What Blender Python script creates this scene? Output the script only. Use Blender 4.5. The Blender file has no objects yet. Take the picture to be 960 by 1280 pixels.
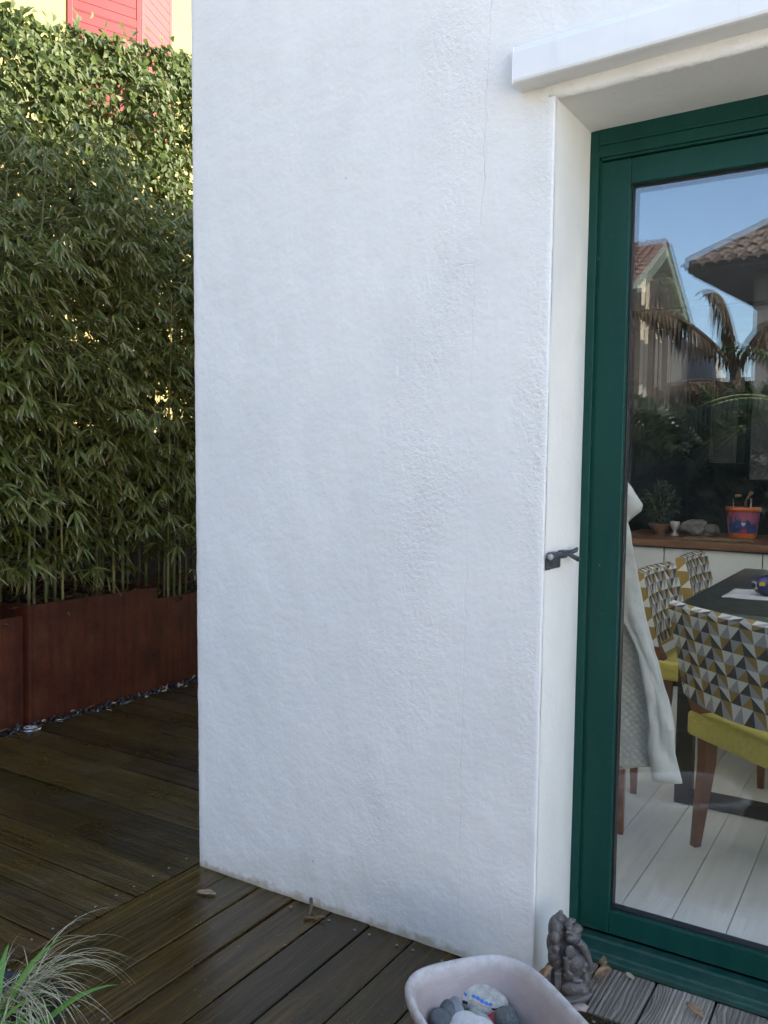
import bpy, bmesh, math, random
import numpy as np
from mathutils import Vector, Matrix, Euler, noise as mnoise
rnd = random.Random(7)
rng = np.random.default_rng(11)
PI = math.pi
SC = bpy.context.scene
COL = SC.collection

# ------------------------------------------------------------------ camera
def make_camera():
    f, yaw, pitch, roll = 1070.378, 0.5526853, 0.0495106, 0.0165852
    fw = Vector((-math.sin(yaw)*math.cos(pitch), math.cos(yaw)*math.cos(pitch), -math.sin(pitch)))
    r = Vector((math.cos(yaw), math.sin(yaw), 0)); u = r.cross(fw)
    c, s = math.cos(roll), math.sin(roll)
    R = c*r + s*u; U = -s*r + c*u
    cd = bpy.data.cameras.new('camera'); co = bpy.data.objects.new('camera', cd); COL.objects.link(co)
    cd.sensor_fit = 'VERTICAL'; cd.sensor_height = 36; cd.lens = f/1280*36
    cd.clip_start = .05; cd.clip_end = 2000
    m = Matrix((R, U, -fw)).transposed().to_4x4(); m.translation = (0.77441, -2.01788, 1.3)
    co.matrix_world = m
    SC.camera = co
make_camera()

# ------------------------------------------------------------------ sky, sun, exposure
SUN_EL, SUN_ROT = math.radians(33), math.radians(50)
world = bpy.data.worlds.new("World"); SC.world = world; world.use_nodes = True
wn = world.node_tree
sky = wn.nodes.new('ShaderNodeTexSky'); sky.sky_type = 'NISHITA'; sky.sun_disc = False
sky.sun_elevation = SUN_EL; sky.sun_rotation = SUN_ROT
sky.dust_density = 2.0; sky.ozone_density = 1.0; sky.air_density = 1.0
wn.links.new(sky.outputs[0], wn.nodes['Background'].inputs[0])
wn.nodes['Background'].inputs[1].default_value = 0.15
sl = bpy.data.lights.new('sun', 'SUN'); sl.energy = 4.5; sl.angle = math.radians(.5); sl.color = (1, .93, .82)
so = bpy.data.objects.new('sun', sl); COL.objects.link(so)
sd = Vector((math.cos(SUN_EL)*math.sin(SUN_ROT), math.cos(SUN_EL)*math.cos(SUN_ROT), math.sin(SUN_EL)))
so.rotation_euler = sd.to_track_quat('Z', 'Y').to_euler(); so.location = (20, 12, 20)
SC.view_settings.view_transform = 'Standard'; SC.view_settings.look = 'None'
SC.view_settings.exposure = 2.17; SC.view_settings.gamma = 1
SC.view_settings.use_white_balance = True
SC.view_settings.white_balance_temperature = 6150
SC.view_settings.white_balance_tint = 8
SC.render.engine = 'CYCLES'
SC.cycles.max_bounces = 10; SC.cycles.diffuse_bounces = 5; SC.cycles.transparent_max_bounces = 16
SC.cycles.caustics_reflective = False; SC.cycles.caustics_refractive = False

# ------------------------------------------------------------------ material helpers
class NT:
    def __init__(s, name):
        s.m = bpy.data.materials.new(name); s.m.use_nodes = True
        s.t = s.m.node_tree; s.b = s.t.nodes['Principled BSDF']; s.out = s.t.nodes['Material Output']
        s._c = None
    def n(s, typ, **kw):
        nd = s.t.nodes.new('ShaderNode'+typ)
        for k, v in kw.items():
            setattr(nd, k, v)
        return nd
    def l(s, a, b): s.t.links.new(a, b)
    def set(s, sock, v):
        if hasattr(v, 'is_output'): s.l(v, sock)
        else: sock.default_value = v
    def coord(s, kind='Object'):
        if s._c is None: s._c = s.n('TexCoord')
        return s._c.outputs[kind]
    def pos(s): return s.n('NewGeometry').outputs['Position']
    def map(s, vec, scale=(1, 1, 1), loc=(0, 0, 0), rot=(0, 0, 0)):
        m = s.n('Mapping'); s.l(vec, m.inputs[0]); m.inputs['Scale'].default_value = scale
        m.inputs['Rotation'].default_value = rot
        s.set(m.inputs['Location'], loc); return m.outputs[0]
    def noise(s, vec, scale, detail=4, rough=.55, dist=0, out='Fac'):
        n = s.n('TexNoise'); s.l(vec, n.inputs['Vector']); n.inputs['Scale'].default_value = scale
        n.inputs['Detail'].default_value = detail; n.inputs['Roughness'].default_value = rough
        n.inputs['Distortion'].default_value = dist; return n.outputs[out]
    def voro(s, vec, scale, feature='F1', out='Distance', rand=1):
        n = s.n('TexVoronoi', feature=feature); s.l(vec, n.inputs['Vector']); n.inputs['Scale'].default_value = scale
        n.inputs['Randomness'].default_value = rand
        return n.outputs[out]
    def ramp(s, fac, stops, interp='LINEAR'):
        r = s.n('ValToRGB'); s.l(fac, r.inputs[0]); e = r.color_ramp.elements; r.color_ramp.interpolation = interp
        while len(e) < len(stops): e.new(.5)
        for el, (p, c) in zip(e, stops):
            el.position = p; el.color = (c[0], c[1], c[2], 1) if hasattr(c, '__len__') else (c, c, c, 1)
        return r.outputs[0]
    def math(s, op, a, b=0.0, c=None, clamp=False):
        m = s.n('Math', operation=op); m.use_clamp = clamp; s.set(m.inputs[0], a); s.set(m.inputs[1], b)
        if c is not None: s.set(m.inputs[2], c)
        return m.outputs[0]
    def mix(s, fac, a, b, blend='MIX'):
        m = s.n('Mix', data_type='RGBA', blend_type=blend); s.set(m.inputs[0], fac)
        for k, v in ((6, a), (7, b)):
            if isinstance(v, tuple): v = (*v, 1)[:4]
            s.set(m.inputs[k], v)
        return m.outputs[2]
    def bump(s, h, strength=.5, dist=.01, normal=None):
        b = s.n('Bump'); s.l(h, b.inputs['Height']); b.inputs['Strength'].default_value = strength
        b.inputs['Distance'].default_value = dist
        if normal is not None: s.l(normal, b.inputs['Normal'])
        return b.outputs[0]
    def sep(s, v):
        n = s.n('SeparateXYZ'); s.l(v, n.inputs[0]); return n.outputs
    def p(s, color=None, rough=None, metal=None, normal=None, spec=None, **kw):
        if color is not None: s.set(s.b.inputs['Base Color'], (*color, 1) if isinstance(color, tuple) else color)
        if rough is not None: s.set(s.b.inputs['Roughness'], rough)
        if metal is not None: s.set(s.b.inputs['Metallic'], metal)
        if spec is not None: s.set(s.b.inputs['Specular IOR Level'], spec)
        if normal is not None: s.l(normal, s.b.inputs['Normal'])
        for k, v in kw.items(): s.set(s.b.inputs[k], v)
        return s.m
    def rand(s): return s.n('ObjectInfo').outputs['Random']
    def island(s): return s.n('NewGeometry').outputs['Random Per Island']

MAT = {}
def simple(name, color, rough=.5, var=.25, scale=30, metal=0, bump=.15, bd=.003, spec=.5):
    t = NT(name); o = t.coord()
    n = t.noise(o, scale, 5); d = tuple(c*(1-var) for c in color); h = tuple(min(1, c*(1+var)) for c in color)
    c = t.ramp(n, [(.3, d), (.7, h)])
    r = t.math('MULTIPLY_ADD', t.noise(o, scale*.4, 3), .25, rough-.12, True)
    MAT[name] = t.p(c, r, metal, t.bump(t.noise(o, scale*4, 3), bump, bd), spec)
    return MAT[name]

def mat_stucco():
    t = NT('white_stucco'); P = t.pos(); x, y, z = t.sep(P)
    # fine grains, coarser in two rough bands, slanting trowel strokes
    fine = t.noise(P, 210, 4, .6)
    mid = t.noise(P, 78, 3, .55, .3)
    stroke = t.noise(t.map(P, (26, 26, 5.5), rot=(0, .55, 0)), 2.6, 4, .6, .5)
    lump = t.noise(P, 9, 3)
    warp = t.noise(P, 3.1, 3)
    xx = t.math('ADD', x, t.math('MULTIPLY_ADD', warp, .34, -.17))
    zr = t.math('MULTIPLY_ADD', z, .095, -.46)
    band = t.math('SUBTRACT', 1, t.math('MULTIPLY', t.math('ABSOLUTE', t.math('SUBTRACT', xx, zr)), 6.5), clamp=True)
    edge = t.math('MULTIPLY_ADD', t.math('ADD', x, .12), 9, 0, True)
    rough = t.math('MULTIPLY', t.math('MAXIMUM', band, edge), t.math('MULTIPLY_ADD', z, .55, .25, True))
    amt = t.math('MULTIPLY_ADD', rough, .66, .20)
    patch = t.math('MULTIPLY_ADD', t.noise(t.map(P, (1, 1, 1), rot=(0, .6, 0)), 2.4, 3, .5, .8), 3.2, -1.0, True)
    amt = t.math('MULTIPLY', amt, t.math('MULTIPLY_ADD', patch, .85, .35))
    h = t.math('MULTIPLY', t.math('ADD', t.math('MULTIPLY', mid, .9), t.math('MULTIPLY', fine, .34)), amt)
    h = t.math('ADD', h, t.math('MULTIPLY', stroke, .20))
    h = t.math('ADD', h, t.math('MULTIPLY', lump, 1.3))
    # hairline crack with a kink, and a long faint one below it
    cx = t.math('ADD', x, t.math('MULTIPLY_ADD', t.noise(t.map(P, (0, 0, 1)), 7, 6, .72), .05, -.025))
    def crack(x0, slope, w, z0, z1, f):
        d = t.math('ABSOLUTE', t.math('SUBTRACT', cx, t.math('MULTIPLY_ADD', z, slope, x0)))
        m = t.math('SUBTRACT', 1, t.math('DIVIDE', d, w), clamp=True)
        g = t.math('MULTIPLY', t.math('GREATER_THAN', z, z0), t.math('LESS_THAN', z, z1))
        return t.math('MULTIPLY', t.math('MULTIPLY', m, g), f)
    n1 = t.math('MULTIPLY_ADD', t.noise(P, 7, 2), 2.6, -.7, True)
    c1 = t.math('MULTIPLY', crack(-.235, .022, .0022, 1.93, 3.1, .36), n1)
    c2 = t.math('MULTIPLY', crack(-.220, .005, .003, .02, 1.83, .16), n1)
    zz = t.math('ADD', z, t.math('MULTIPLY_ADD', t.noise(P, 22, 4), .03, -.015))
    d3 = t.math('SUBTRACT', 1, t.math('DIVIDE', t.math('ABSOLUTE', t.math('SUBTRACT', zz, t.math('MULTIPLY_ADD', x, .12, 1.862))), .0026), clamp=True)
    c3 = t.math('MULTIPLY', t.math('MULTIPLY', d3, t.math('MULTIPLY', t.math('GREATER_THAN', x, -.265), t.math('LESS_THAN', x, -.195))), .2)
    cr = t.math('MAXIMUM', t.math('MAXIMUM', c1, c2), c3)
    h = t.math('SUBTRACT', h, t.math('MULTIPLY', cr, .9))
    mott = t.noise(P, 2.3, 5, .6)
    col = t.ramp(mott, [(.3, (.725, .72, .70)), (.55, (.79, .78, .755)), (.75, (.82, .805, .775))])
    streak = t.noise(t.map(P, (9, 9, .55)), 2.2, 4)
    col = t.mix(t.math('MULTIPLY_ADD', streak, 1.2, -.78, True), col, (.73, .72, .69))
    # splash dirt along the foot of the wall, odd specks
    foot = t.math('SUBTRACT', 1, t.math('DIVIDE', t.math('SUBTRACT', z, t.math('MULTIPLY_ADD', t.noise(P, 30, 4), .07, -.030)), .022), clamp=True)
    col = t.mix(t.math('MULTIPLY', foot, .8), col, (.36, .29, .18))
    splash = t.math('SUBTRACT', 1, t.math('DIVIDE', t.math('SUBTRACT', z, t.math('MULTIPLY_ADD', t.noise(P, 5, 4), .5, -.22)), .16), clamp=True)
    col = t.mix(t.math('MULTIPLY', splash, .22), col, (.50, .46, .37))
    sp = t.math('LESS_THAN', t.voro(P, 7), .020)
    sp2 = t.math('MULTIPLY', sp, t.math('GREATER_THAN', t.noise(P, 3, 1), .52))
    col = t.mix(t.math('MULTIPLY', sp2, .55), col, (.33, .28, .22))
    col = t.mix(t.math('MULTIPLY', cr, .75), col, (.30, .28, .26))
    MAT['stucco'] = t.p(col, .78, 0, t.bump(h, 1.0, .0050), .3)
mat_stucco()

def mat_reveal():
    t = NT('cream_reveal_paint'); P = t.pos()
    c = t.ramp(t.noise(P, 5, 5, .6), [(.3, (.76, .75, .71)), (.7, (.82, .81, .77))])
    sp = t.math('LESS_THAN', t.voro(P, 16), .035)
    c = t.mix(t.math('MULTIPLY', sp, t.math('GREATER_THAN', t.noise(P, 4, 1), .56)), c, (.30, .27, .22))
    h = t.math('ADD', t.noise(P, 45, 4, .6), t.math('MULTIPLY', t.noise(P, 190, 3), .3))
    MAT['reveal'] = t.p(c, .75, 0, t.bump(h, .45, .003), .3)
mat_reveal()

def mat_white_metal():
    t = NT('white_lacquer'); P = t.pos()
    c = t.ramp(t.noise(P, 8, 4), [(.3, (.74, .75, .75)), (.7, (.80, .80, .80))])
    c = t.mix(t.math('MULTIPLY_ADD', t.noise(t.map(P, (14, 14, 1.5)), 2, 5), 1.4, -.85, True), c, (.55, .54, .50))
    MAT['white_metal'] = t.p(c, .42, 0, t.bump(t.noise(P, 25, 3), .08, .002))
mat_white_metal()

def mat_green():
    t = NT('dark_green_lacquer'); P = t.pos()
    c = t.ramp(t.noise(t.map(P, (6, 6, .8)), 3, 4), [(.3, (.004, .043, .033)), (.7, (.007, .056, .043))])
    dust = t.math('MULTIPLY_ADD', t.noise(P, 40, 6, .7), 3, -1.85, True)
    c = t.mix(t.math('MULTIPLY', dust, .4), c, (.20, .22, .18))
    lowd = t.math('SUBTRACT', 1, t.math('DIVIDE', t.math('SUBTRACT', t.sep(P)[2], t.math('MULTIPLY_ADD', t.noise(P, 26, 5, .65), .12, -.055)), .035), clamp=True)
    c = t.mix(t.math('MULTIPLY', lowd, .16), c, (.13, .125, .09))
    sp = t.math('MULTIPLY', t.math('LESS_THAN', t.voro(P, 28), .05), t.math('GREATER_THAN', t.noise(P, 9, 1), .58))
    c = t.mix(sp, c, (.30, .32, .28))
    MAT['green'] = t.p(c, t.math('MULTIPLY_ADD', t.noise(P, 12, 4), .3, .3), 0, t.bump(t.noise(P, 60, 2), .08, .001), .25)
mat_green()

def mat_glass():
    t = NT('window_glass'); P = t.pos()
    tr = t.n('BsdfTransparent'); tr.inputs[0].default_value = (.975, .985, .98, 1)
    gl = t.n('BsdfGlossy'); gl.inputs['Roughness'].default_value = 0; gl.inputs[0].default_value = (.96, .98, 1, 1)
    ge = t.n('NewGeometry'); dt = t.n('VectorMath', operation='DOT_PRODUCT'); t.l(ge.outputs['Incoming'], dt.inputs[0]); t.l(ge.outputs['Normal'], dt.inputs[1])
    cs = t.math('ABSOLUTE', dt.outputs['Value'])
    fr = t.math('MULTIPLY_ADD', t.math('POWER', t.math('SUBTRACT', 1, cs, clamp=True), 5), .895, .105)   # Schlick, both ways through the sheet
    df = t.n('BsdfDiffuse'); df.inputs[0].default_value = (.7, .7, .68, 1)
    mx = t.n('MixShader'); t.l(fr, mx.inputs[0]); t.l(tr.outputs[0], mx.inputs[1]); t.l(gl.outputs[0], mx.inputs[2])
    # a film of dust and smears
    sm = t.math('MULTIPLY_ADD', t.noise(t.map(P, (1, 1, .6)), 5, 6, .65), .03, -.008, True)
    m2 = t.n('MixShader'); t.l(sm, m2.inputs[0]); t.l(mx.outputs[0], m2.inputs[1]); t.l(df.outputs[0], m2.inputs[2])
    t.l(m2.outputs[0], t.out.inputs[0]); t.t.nodes.remove(t.b)
    MAT['glass'] = t.m
    t = NT('clear_glass_face'); t.t.nodes.remove(t.b)
    tr = t.n('BsdfTransparent'); tr.inputs[0].default_value = (.985, .99, .985, 1); t.l(tr.outputs[0], t.out.inputs[0])
    MAT['glass_back'] = t.m
mat_glass()

def mat_deck(name, dark, light, olive, rlo, rhi, bump, spec, ridge=0):
    t = NT(name); o = t.coord(); r = t.rand()
    off = t.n('CombineXYZ'); t.l(t.math('MULTIPLY', r, 37.0), off.inputs[0]); t.l(t.math('MULTIPLY', r, 91.0), off.inputs[1])
    va = t.n('VectorMath', operation='ADD'); t.l(o, va.inputs[0]); t.l(off.outputs[0], va.inputs[1]); v = va.outputs[0]
    # knots bend the grain
    kd = t.math('ADD', t.voro(t.map(v, (1.5, 5.5, 1)), 1.0), t.math('MULTIPLY', t.noise(t.map(v, (3, 12, 1)), 1.5, 3), .12))
    knot = t.math('SUBTRACT', 1, t.math('MULTIPLY', kd, 3.4), clamp=True)
    bend = t.n('CombineXYZ'); t.l(t.math('MULTIPLY', knot, .045), bend.inputs[1])
    vb = t.n('VectorMath', operation='ADD'); t.l(v, vb.inputs[0]); t.l(bend.outputs[0], vb.inputs[1]); v2 = vb.outputs[0]
    grain = t.noise(t.map(v2, (1.1, 42, 20)), 1.7, 7, .62, .6)
    broad = t.noise(t.map(v2, (.8, 9, 5)), 1.5, 4, .55, .8)
    wv = t.n('TexWave', wave_type='BANDS', bands_direction='Y'); t.l(v2, wv.inputs[0]); wv.inputs['Scale'].default_value = 46
    wv.inputs['Distortion'].default_value = 5.5; wv.inputs['Detail'].default_value = 3; wv.inputs['Detail Scale'].default_value = .7
    g = t.math('ADD', t.math('MULTIPLY', grain, .82), t.math('MULTIPLY', wv.outputs['Fac'], .18))
    c = t.ramp(g, [(.34, dark), (.66, light)])
    rid = t.math('SINE', t.math('MULTIPLY_ADD', t.sep(v2)[1], 520.0, t.math('MULTIPLY', broad, 3.0)))
    if ridge: c = t.mix(t.math('MULTIPLY_ADD', rid, -ridge*.9, -ridge*.35, True), c, tuple(a*.5 for a in dark))
    c = t.mix(t.math('MULTIPLY_ADD', broad, 1.6, -.5, True), c, tuple(a*.62 for a in dark))
    alg = t.noise(t.pos(), 2.1, 5, .6)
    c = t.mix(t.math('MULTIPLY_ADD', alg, 2.2, -.85, True), c, t.mix(.55, c, olive))
    c = t.mix(t.math('MULTIPLY', t.math('POWER', knot, 1.6), .9), c, tuple(a*.35 for a in dark))
    wear = t.math('MULTIPLY_ADD', t.noise(t.map(v, (1.3, 5, 1)), 2.2, 6, .7), 3.6, -2.1, True)
    c = t.mix(t.math('MULTIPLY', wear, .5), c, tuple(min(1, a*1.1+.035) for a in light))
    grit = t.math('MULTIPLY', t.math('LESS_THAN', t.voro(t.pos(), 42), .10), t.math('GREATER_THAN', t.noise(t.pos(), 5, 3), .56))
    c = t.mix(t.math('MULTIPLY', grit, .6), c, (.24, .19, .11))
    hs = t.n('HueSaturation'); t.l(c, hs.inputs['Color']); t.l(t.math('MULTIPLY_ADD', r, .7, .62), hs.inputs['Value'])
    rg = t.math('MULTIPLY_ADD', t.noise(t.pos(), 3.2, 5, .6), (rhi-rlo)*2, rlo-(rhi-rlo)*.5)
    MAT[name] = t.p(hs.outputs[0], rg, 0, t.bump(t.math('ADD', t.math('ADD', g, t.math('MULTIPLY', grain, .6)), t.math('MULTIPLY', rid, ridge)), bump, .004), spec)
mat_deck('wet_deck', (.015, .008, .002), (.098, .058, .016), (.062, .045, .006), .05, .34, .30, .45)
mat_deck('dark_deck', (.016, .008, .002), (.108, .064, .017), (.070, .052, .007), .14, .55, .7, .30, .3)
mat_deck('dry_deck', (.24, .205, .165), (.56, .505, .42), (.18, .165, .13), .7, .9, .9, .3, .5)

def mat_corten():
    t = NT('rusty_corten_steel'); P = t.pos()
    c = t.ramp(t.noise(P, 4.5, 7, .65), [(.25, (.032, .009, .006)), (.5, (.098, .025, .013)), (.75, (.165, .052, .022))])
    c = t.mix(t.math('MULTIPLY_ADD', t.noise(t.map(P, (24, 24, 1.6)), 1.3, 6), 2.6, -1.15, True), c, (.030, .011, .008))
    c = t.mix(t.math('MULTIPLY_ADD', t.noise(P, 120, 4), 2.4, -1.3, True), c, (.19, .075, .03))
    MAT['corten'] = t.p(c, t.math('MULTIPLY_ADD', t.noise(t.map(P, (20, 20, 2)), 1.5, 5), .7, .12, True), 0, t.bump(t.noise(P, 90, 5, .7), .35, .003), .4)
mat_corten()

def mat_leaf(name, cols, tip=None, trans=.4, rough=.42):
    t = NT(name); r = t.island()
    c = t.ramp(r, [(i/(len(cols)-1), k) for i, k in enumerate(cols)])
    if tip:
        a = t.n('Attribute'); a.attribute_name = 'tip'
        rr = t.math('FRACT', t.math('MULTIPLY', r, 17.3))
        f = t.math('MULTIPLY', t.math('MULTIPLY_ADD', a.outputs['Fac'], 3.2, -2.0, True), t.math('MULTIPLY_ADD', rr, 2.2, -.75, True))
        c = t.mix(f, c, tip)
    t.p(c, rough, 0, None, .42)
    tl = t.n('BsdfTranslucent'); t.l(t.mix(.35, c, (.13, .18, .05)), tl.inputs[0])
    mx = t.n('MixShader'); mx.inputs[0].default_value = trans
    t.l(t.b.outputs[0], mx.inputs[1]); t.l(tl.outputs[0], mx.inputs[2]); t.l(mx.outputs[0], t.out.inputs[0])
    MAT[name] = t.m
mat_leaf('bamboo_leaf', [(.085, .112, .022), (.18, .21, .042), (.135, .17, .034), (.27, .275, .06), (.19, .215, .042), (.12, .155, .03), (.22, .235, .048), (.40, .33, .12)], (.62, .56, .36))
mat_leaf('ivy_leaf', [(.065, .088, .022), (.12, .15, .036), (.09, .118, .032), (.17, .185, .055), (.11, .138, .036)], None, .4, .65)
mat_leaf('garden_leaf', [(.014, .030, .012), (.028, .050, .018), (.022, .040, .015), (.04, .055, .02)])
mat_leaf('strap_leaf', [(.08, .20, .035), (.12, .28, .05), (.17, .34, .08)], None, .35, .35)
mat_leaf('sedge_blade', [(.40, .36, .22), (.58, .53, .38), (.34, .34, .17), (.66, .61, .47)], None, .25)
mat_leaf('dead_leaf', [(.085, .055, .030), (.05, .034, .020), (.12, .085, .05)], None, .15, .7)
simple('culm', (.17, .185, .07), .4, .4, 22)
simple('culm_dry', (.30, .26, .09), .4, .3, 22)
simple('twig', (.10, .065, .035), .8, .4, 40)
simple('soil', (.05, .035, .022), .95, .5, 40, bump=.8, bd=.02)
simple('litter', (.17, .125, .075), .85, .5, 60)
simple('pebble', (.022, .022, .024), .35, .5, 50)
simple('steel', (.30, .295, .29), .28, .15, 60, metal=1)
simple('lens', (.62, .62, .60), .2, .1, 40)
simple('iron', (.085, .092, .105), .55, .35, 90, metal=.6, bump=.4)
simple('bolt_end', (.34, .34, .33), .4, .25, 90)
simple('gasket', (.008, .009, .012), .45, .2, 40)
simple('black_metal', (.012, .013, .013), .5, .3, 40)
simple('earth', (.06, .055, .03), .95, .5, 3, bump=.5, bd=.05)
simple('fence_wood', (.045, .034, .026), .85, .5, 14, bump=.5)
simple('deck_bed', (.008, .007, .006), .95, .3, 14)
simple('screw', (.16, .15, .13), .55, .3, 60, metal=.5)
simple('tile_red', (.13, .068, .05), .8, .5, 9, bump=.4)
simple('tile_brown', (.115, .085, .065), .8, .45, 9, bump=.4)
simple('cream_wall', (.68, .58, .42), .9, .08, 3)
simple('yellow_wall', (.33, .25, .085), .9, .06, 2)
simple('shaded_wall', (.13, .125, .13), .9, .12, 3)  # wall of the hip-roofed house: the grey stands in for shade
simple('bounce_wall', (.80, .77, .72), .9, .05, 3)
simple('bounce_stone', (.60, .57, .52), .9, .12, 2)
simple('white_wall', (.60, .58, .55), .9, .08, 3)
simple('eave_paint', (.20, .25, .21), .7, .2, 6)
simple('dark_timber', (.028, .026, .026), .8, .3, 10)
simple('red_paint', (.21, .010, .004), .55, .1, 6)
simple('window_dark', (.02, .025, .03), .12, .3, 3)
simple('kitchen_white', (.56, .57, .56), .35, .05, 6, bump=.05)
simple('kitchen_grey', (.026, .030, .028), .4, .08, 6, bump=.05)
simple('interior_wall', (.80, .79, .76), .9, .05, 4)
simple('black_wall', (.006, .007, .009), .7, .3, 6, spec=.2)
simple('table_slate', (.028, .036, .034), .32, .4, 12, bump=.1)
simple('table_edge', (.13, .16, .14), .5, .2, 20)
simple('vinyl_yellow', (.58, .49, .10), .42, .12, 60, bump=.2)
simple('leg_wood', (.17, .065, .028), .35, .3, 14)
simple('fabric_white', (.64, .63, .58), .85, .06, 300)
simple('fabric_grey', (.33, .33, .33), .85, .08, 300)
simple('fabric_olive', (.30, .20, .05), .85, .1, 300)
simple('fabric_dark', (.060, .052, .046), .85, .1, 300)
simple('orange_plastic', (.45, .10, .015), .3, .08, 20)
simple('purple_print', (.26, .07, .13), .3, .2, 20)
simple('blue_print', (.018, .040, .15), .3, .5, 45)
simple('navy_print', (.012, .014, .09), .3, .2, 40)
simple('yellow_print', (.45, .34, .03), .4, .1, 30)
simple('white_print', (.75, .75, .72), .45, .05, 30)
simple('pink_clay', (.24, .12, .085), .6, .15, 20)
simple('white_china', (.34, .33, .30), .3, .06, 20)
simple('crumple', (.10, .09, .078), .6, .3, 30)
simple('mat_straw', (.15, .085, .03), .8, .35, 90)
simple('napkin', (.44, .44, .46), .9, .05, 30)
simple('stone_pale', (.44, .42, .37), .8, .3, 60, bump=.8)
simple('stone_white', (.60, .585, .56), .75, .12, 70, bump=.9)
simple('stone_dark', (.10, .11, .105), .7, .3, 50, bump=.9)
simple('stone_grey', (.21, .225, .23), .7, .22, 50, bump=.9)
simple('stone_green', (.30, .31, .27), .7, .2, 50, bump=.9)
simple('stone_pink', (.36, .30, .28), .85, .25, 60, bump=.6)
simple('paint_blue', (.05, .16, .48), .55, .25, 120)
simple('paint_black', (.015, .014, .014), .6, .2, 80)
simple('paint_orange', (.55, .26, .13), .6, .25, 90)
simple('paint_red', (.35, .02, .04), .5, .25, 90)
simple('dry_leaf', (.27, .175, .095), .8, .4, 60)
simple('pale_leaf', (.40, .33, .23), .8, .3, 60)

def mat_statue():
    t = NT('dark_carved_stone'); o = t.coord()
    g = t.n('NewGeometry')
    c = t.ramp(t.noise(o, 70, 5, .6), [(.3, (.050, .045, .043)), (.7, (.105, .095, .090))])
    worn = t.math('MULTIPLY_ADD', g.outputs['Pointiness'], 12, -6.0, True)
    c = t.mix(t.math('MULTIPLY', worn, .75), c, (.27, .25, .235))
    MAT['statue'] = t.p(c, .40, 0, t.bump(t.math('ADD', t.noise(o, 260, 4), t.math('MULTIPLY', t.noise(o, 110, 4), 1.6)), .6, .002), .5)
mat_statue()

def mat_tub():
    t = NT('chalky_pink_plastic'); o = t.coord()
    c = t.ramp(t.noise(o, 7, 6, .6), [(.3, (.36, .295, .275)), (.7, (.44, .385, .365))])
    x, y, z = t.sep(o)
    rim = t.math('MULTIPLY_ADD', t.math('ADD', z, t.math('MULTIPLY_ADD', t.noise(o, 20, 4), .03, -.015)), 30, -5.0, True)
    c = t.mix(t.math('MULTIPLY', rim, .9), c, t.ramp(t.noise(o, 26, 6, .7), [(.35, (.34, .32, .30)), (.6, (.52, .51, .50))]))
    scr = t.noise(t.map(o, (16, 16, 90), rot=(.3, .5, .2)), 1.5, 5, .65)
    c = t.mix(t.math('MULTIPLY_ADD', scr, 1.8, -1.0, True), c, (.58, .53, .51))
    gr = t.math('MULTIPLY_ADD', t.noise(o, 4.2, 4, .6), 3.4, -1.85, True)
    c = t.mix(t.math('MULTIPLY', gr, .65), c, (.25, .225, .195))
    st = t.math('MULTIPLY_ADD', t.noise(o, 55, 5, .7), 4, -2.65, True)
    c = t.mix(t.math('MULTIPLY', st, .75), c, (.25, .19, .16))
    MAT['tub'] = t.p(c, .78, 0, t.bump(t.noise(o, 60, 5, .6), .35, .002), .3)
mat_tub()

def mat_sheet():
    t = NT('white_bubble_plastic'); o = t.coord()
    b = t.voro(t.map(o, (1, .2, 1.1), rot=(0, .7, 0)), 68, rand=.3)
    h = t.math('SUBTRACT', 1, t.math('MULTIPLY', t.math('POWER', b, 2), 2.4), clamp=True)
    c = t.ramp(h, [(.2, (.66, .64, .58)), (.8, (.82, .80, .74))])
    wr = t.noise(t.map(o, (1, 1, .5)), 22, 5, .6, 1.2)
    t.p(c, .35, 0, t.bump(t.math('ADD', h, t.math('MULTIPLY', wr, 1.2)), .6, .004), .5)
    tl = t.n('BsdfTranslucent'); tl.inputs[0].default_value = (.65, .67, .66, 1)
    mx = t.n('MixShader'); mx.inputs[0].default_value = .3
    t.l(t.b.outputs[0], mx.inputs[1]); t.l(tl.outputs[0], mx.inputs[2]); t.l(mx.outputs[0], t.out.inputs[0])
    MAT['sheet'] = t.m
    t = NT('white_foam_film'); o = t.coord()
    wr = t.noise(o, 30, 6, .65, 1.0)
    t.p(t.ramp(wr, [(.3, (.84, .80, .72)), (.7, (.90, .86, .78))]), .5, 0, t.bump(wr, .7, .006), .4)
    tl = t.n('BsdfTranslucent'); tl.inputs[0].default_value = (.7, .72, .71, 1)
    mx = t.n('MixShader'); mx.inputs[0].default_value = .3
    t.l(t.b.outputs[0], mx.inputs[1]); t.l(tl.outputs[0], mx.inputs[2]); t.l(mx.outputs[0], t.out.inputs[0])
    MAT['film'] = t.m
mat_sheet()

def mat_floorboard():
    t = NT('whitewashed_floor'); o = t.coord(); r = t.rand()
    v = t.n('VectorMath', operation='ADD'); t.l(o, v.inputs[0])
    cc = t.n('CombineXYZ'); t.l(t.math('MULTIPLY', r, 31.0), cc.inputs[0]); t.l(cc.outputs[0], v.inputs[1])
    g = t.noise(t.map(v.outputs[0], (18, 1.4, 6)), 2, 5, .55, .4)
    c = t.ramp(g, [(.3, (.66, .66, .64)), (.7, (.76, .76, .74))])
    hs = t.n('HueSaturation'); t.l(c, hs.inputs['Color']); t.l(t.math('MULTIPLY_ADD', r, .1, .93), hs.inputs['Value'])
    MAT['floor'] = t.p(hs.outputs[0], .38, 0, t.bump(g, .1, .002))
    t = NT('oiled_worktop'); o = t.coord()
    g = t.noise(t.map(o, (2, 22, 22)), 2, 5, .55, .4)
    MAT['worktop'] = t.p(t.ramp(g, [(.3, (.11, .047, .02)), (.7, (.18, .083, .036))]), .35, 0)
mat_floorboard()

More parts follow.
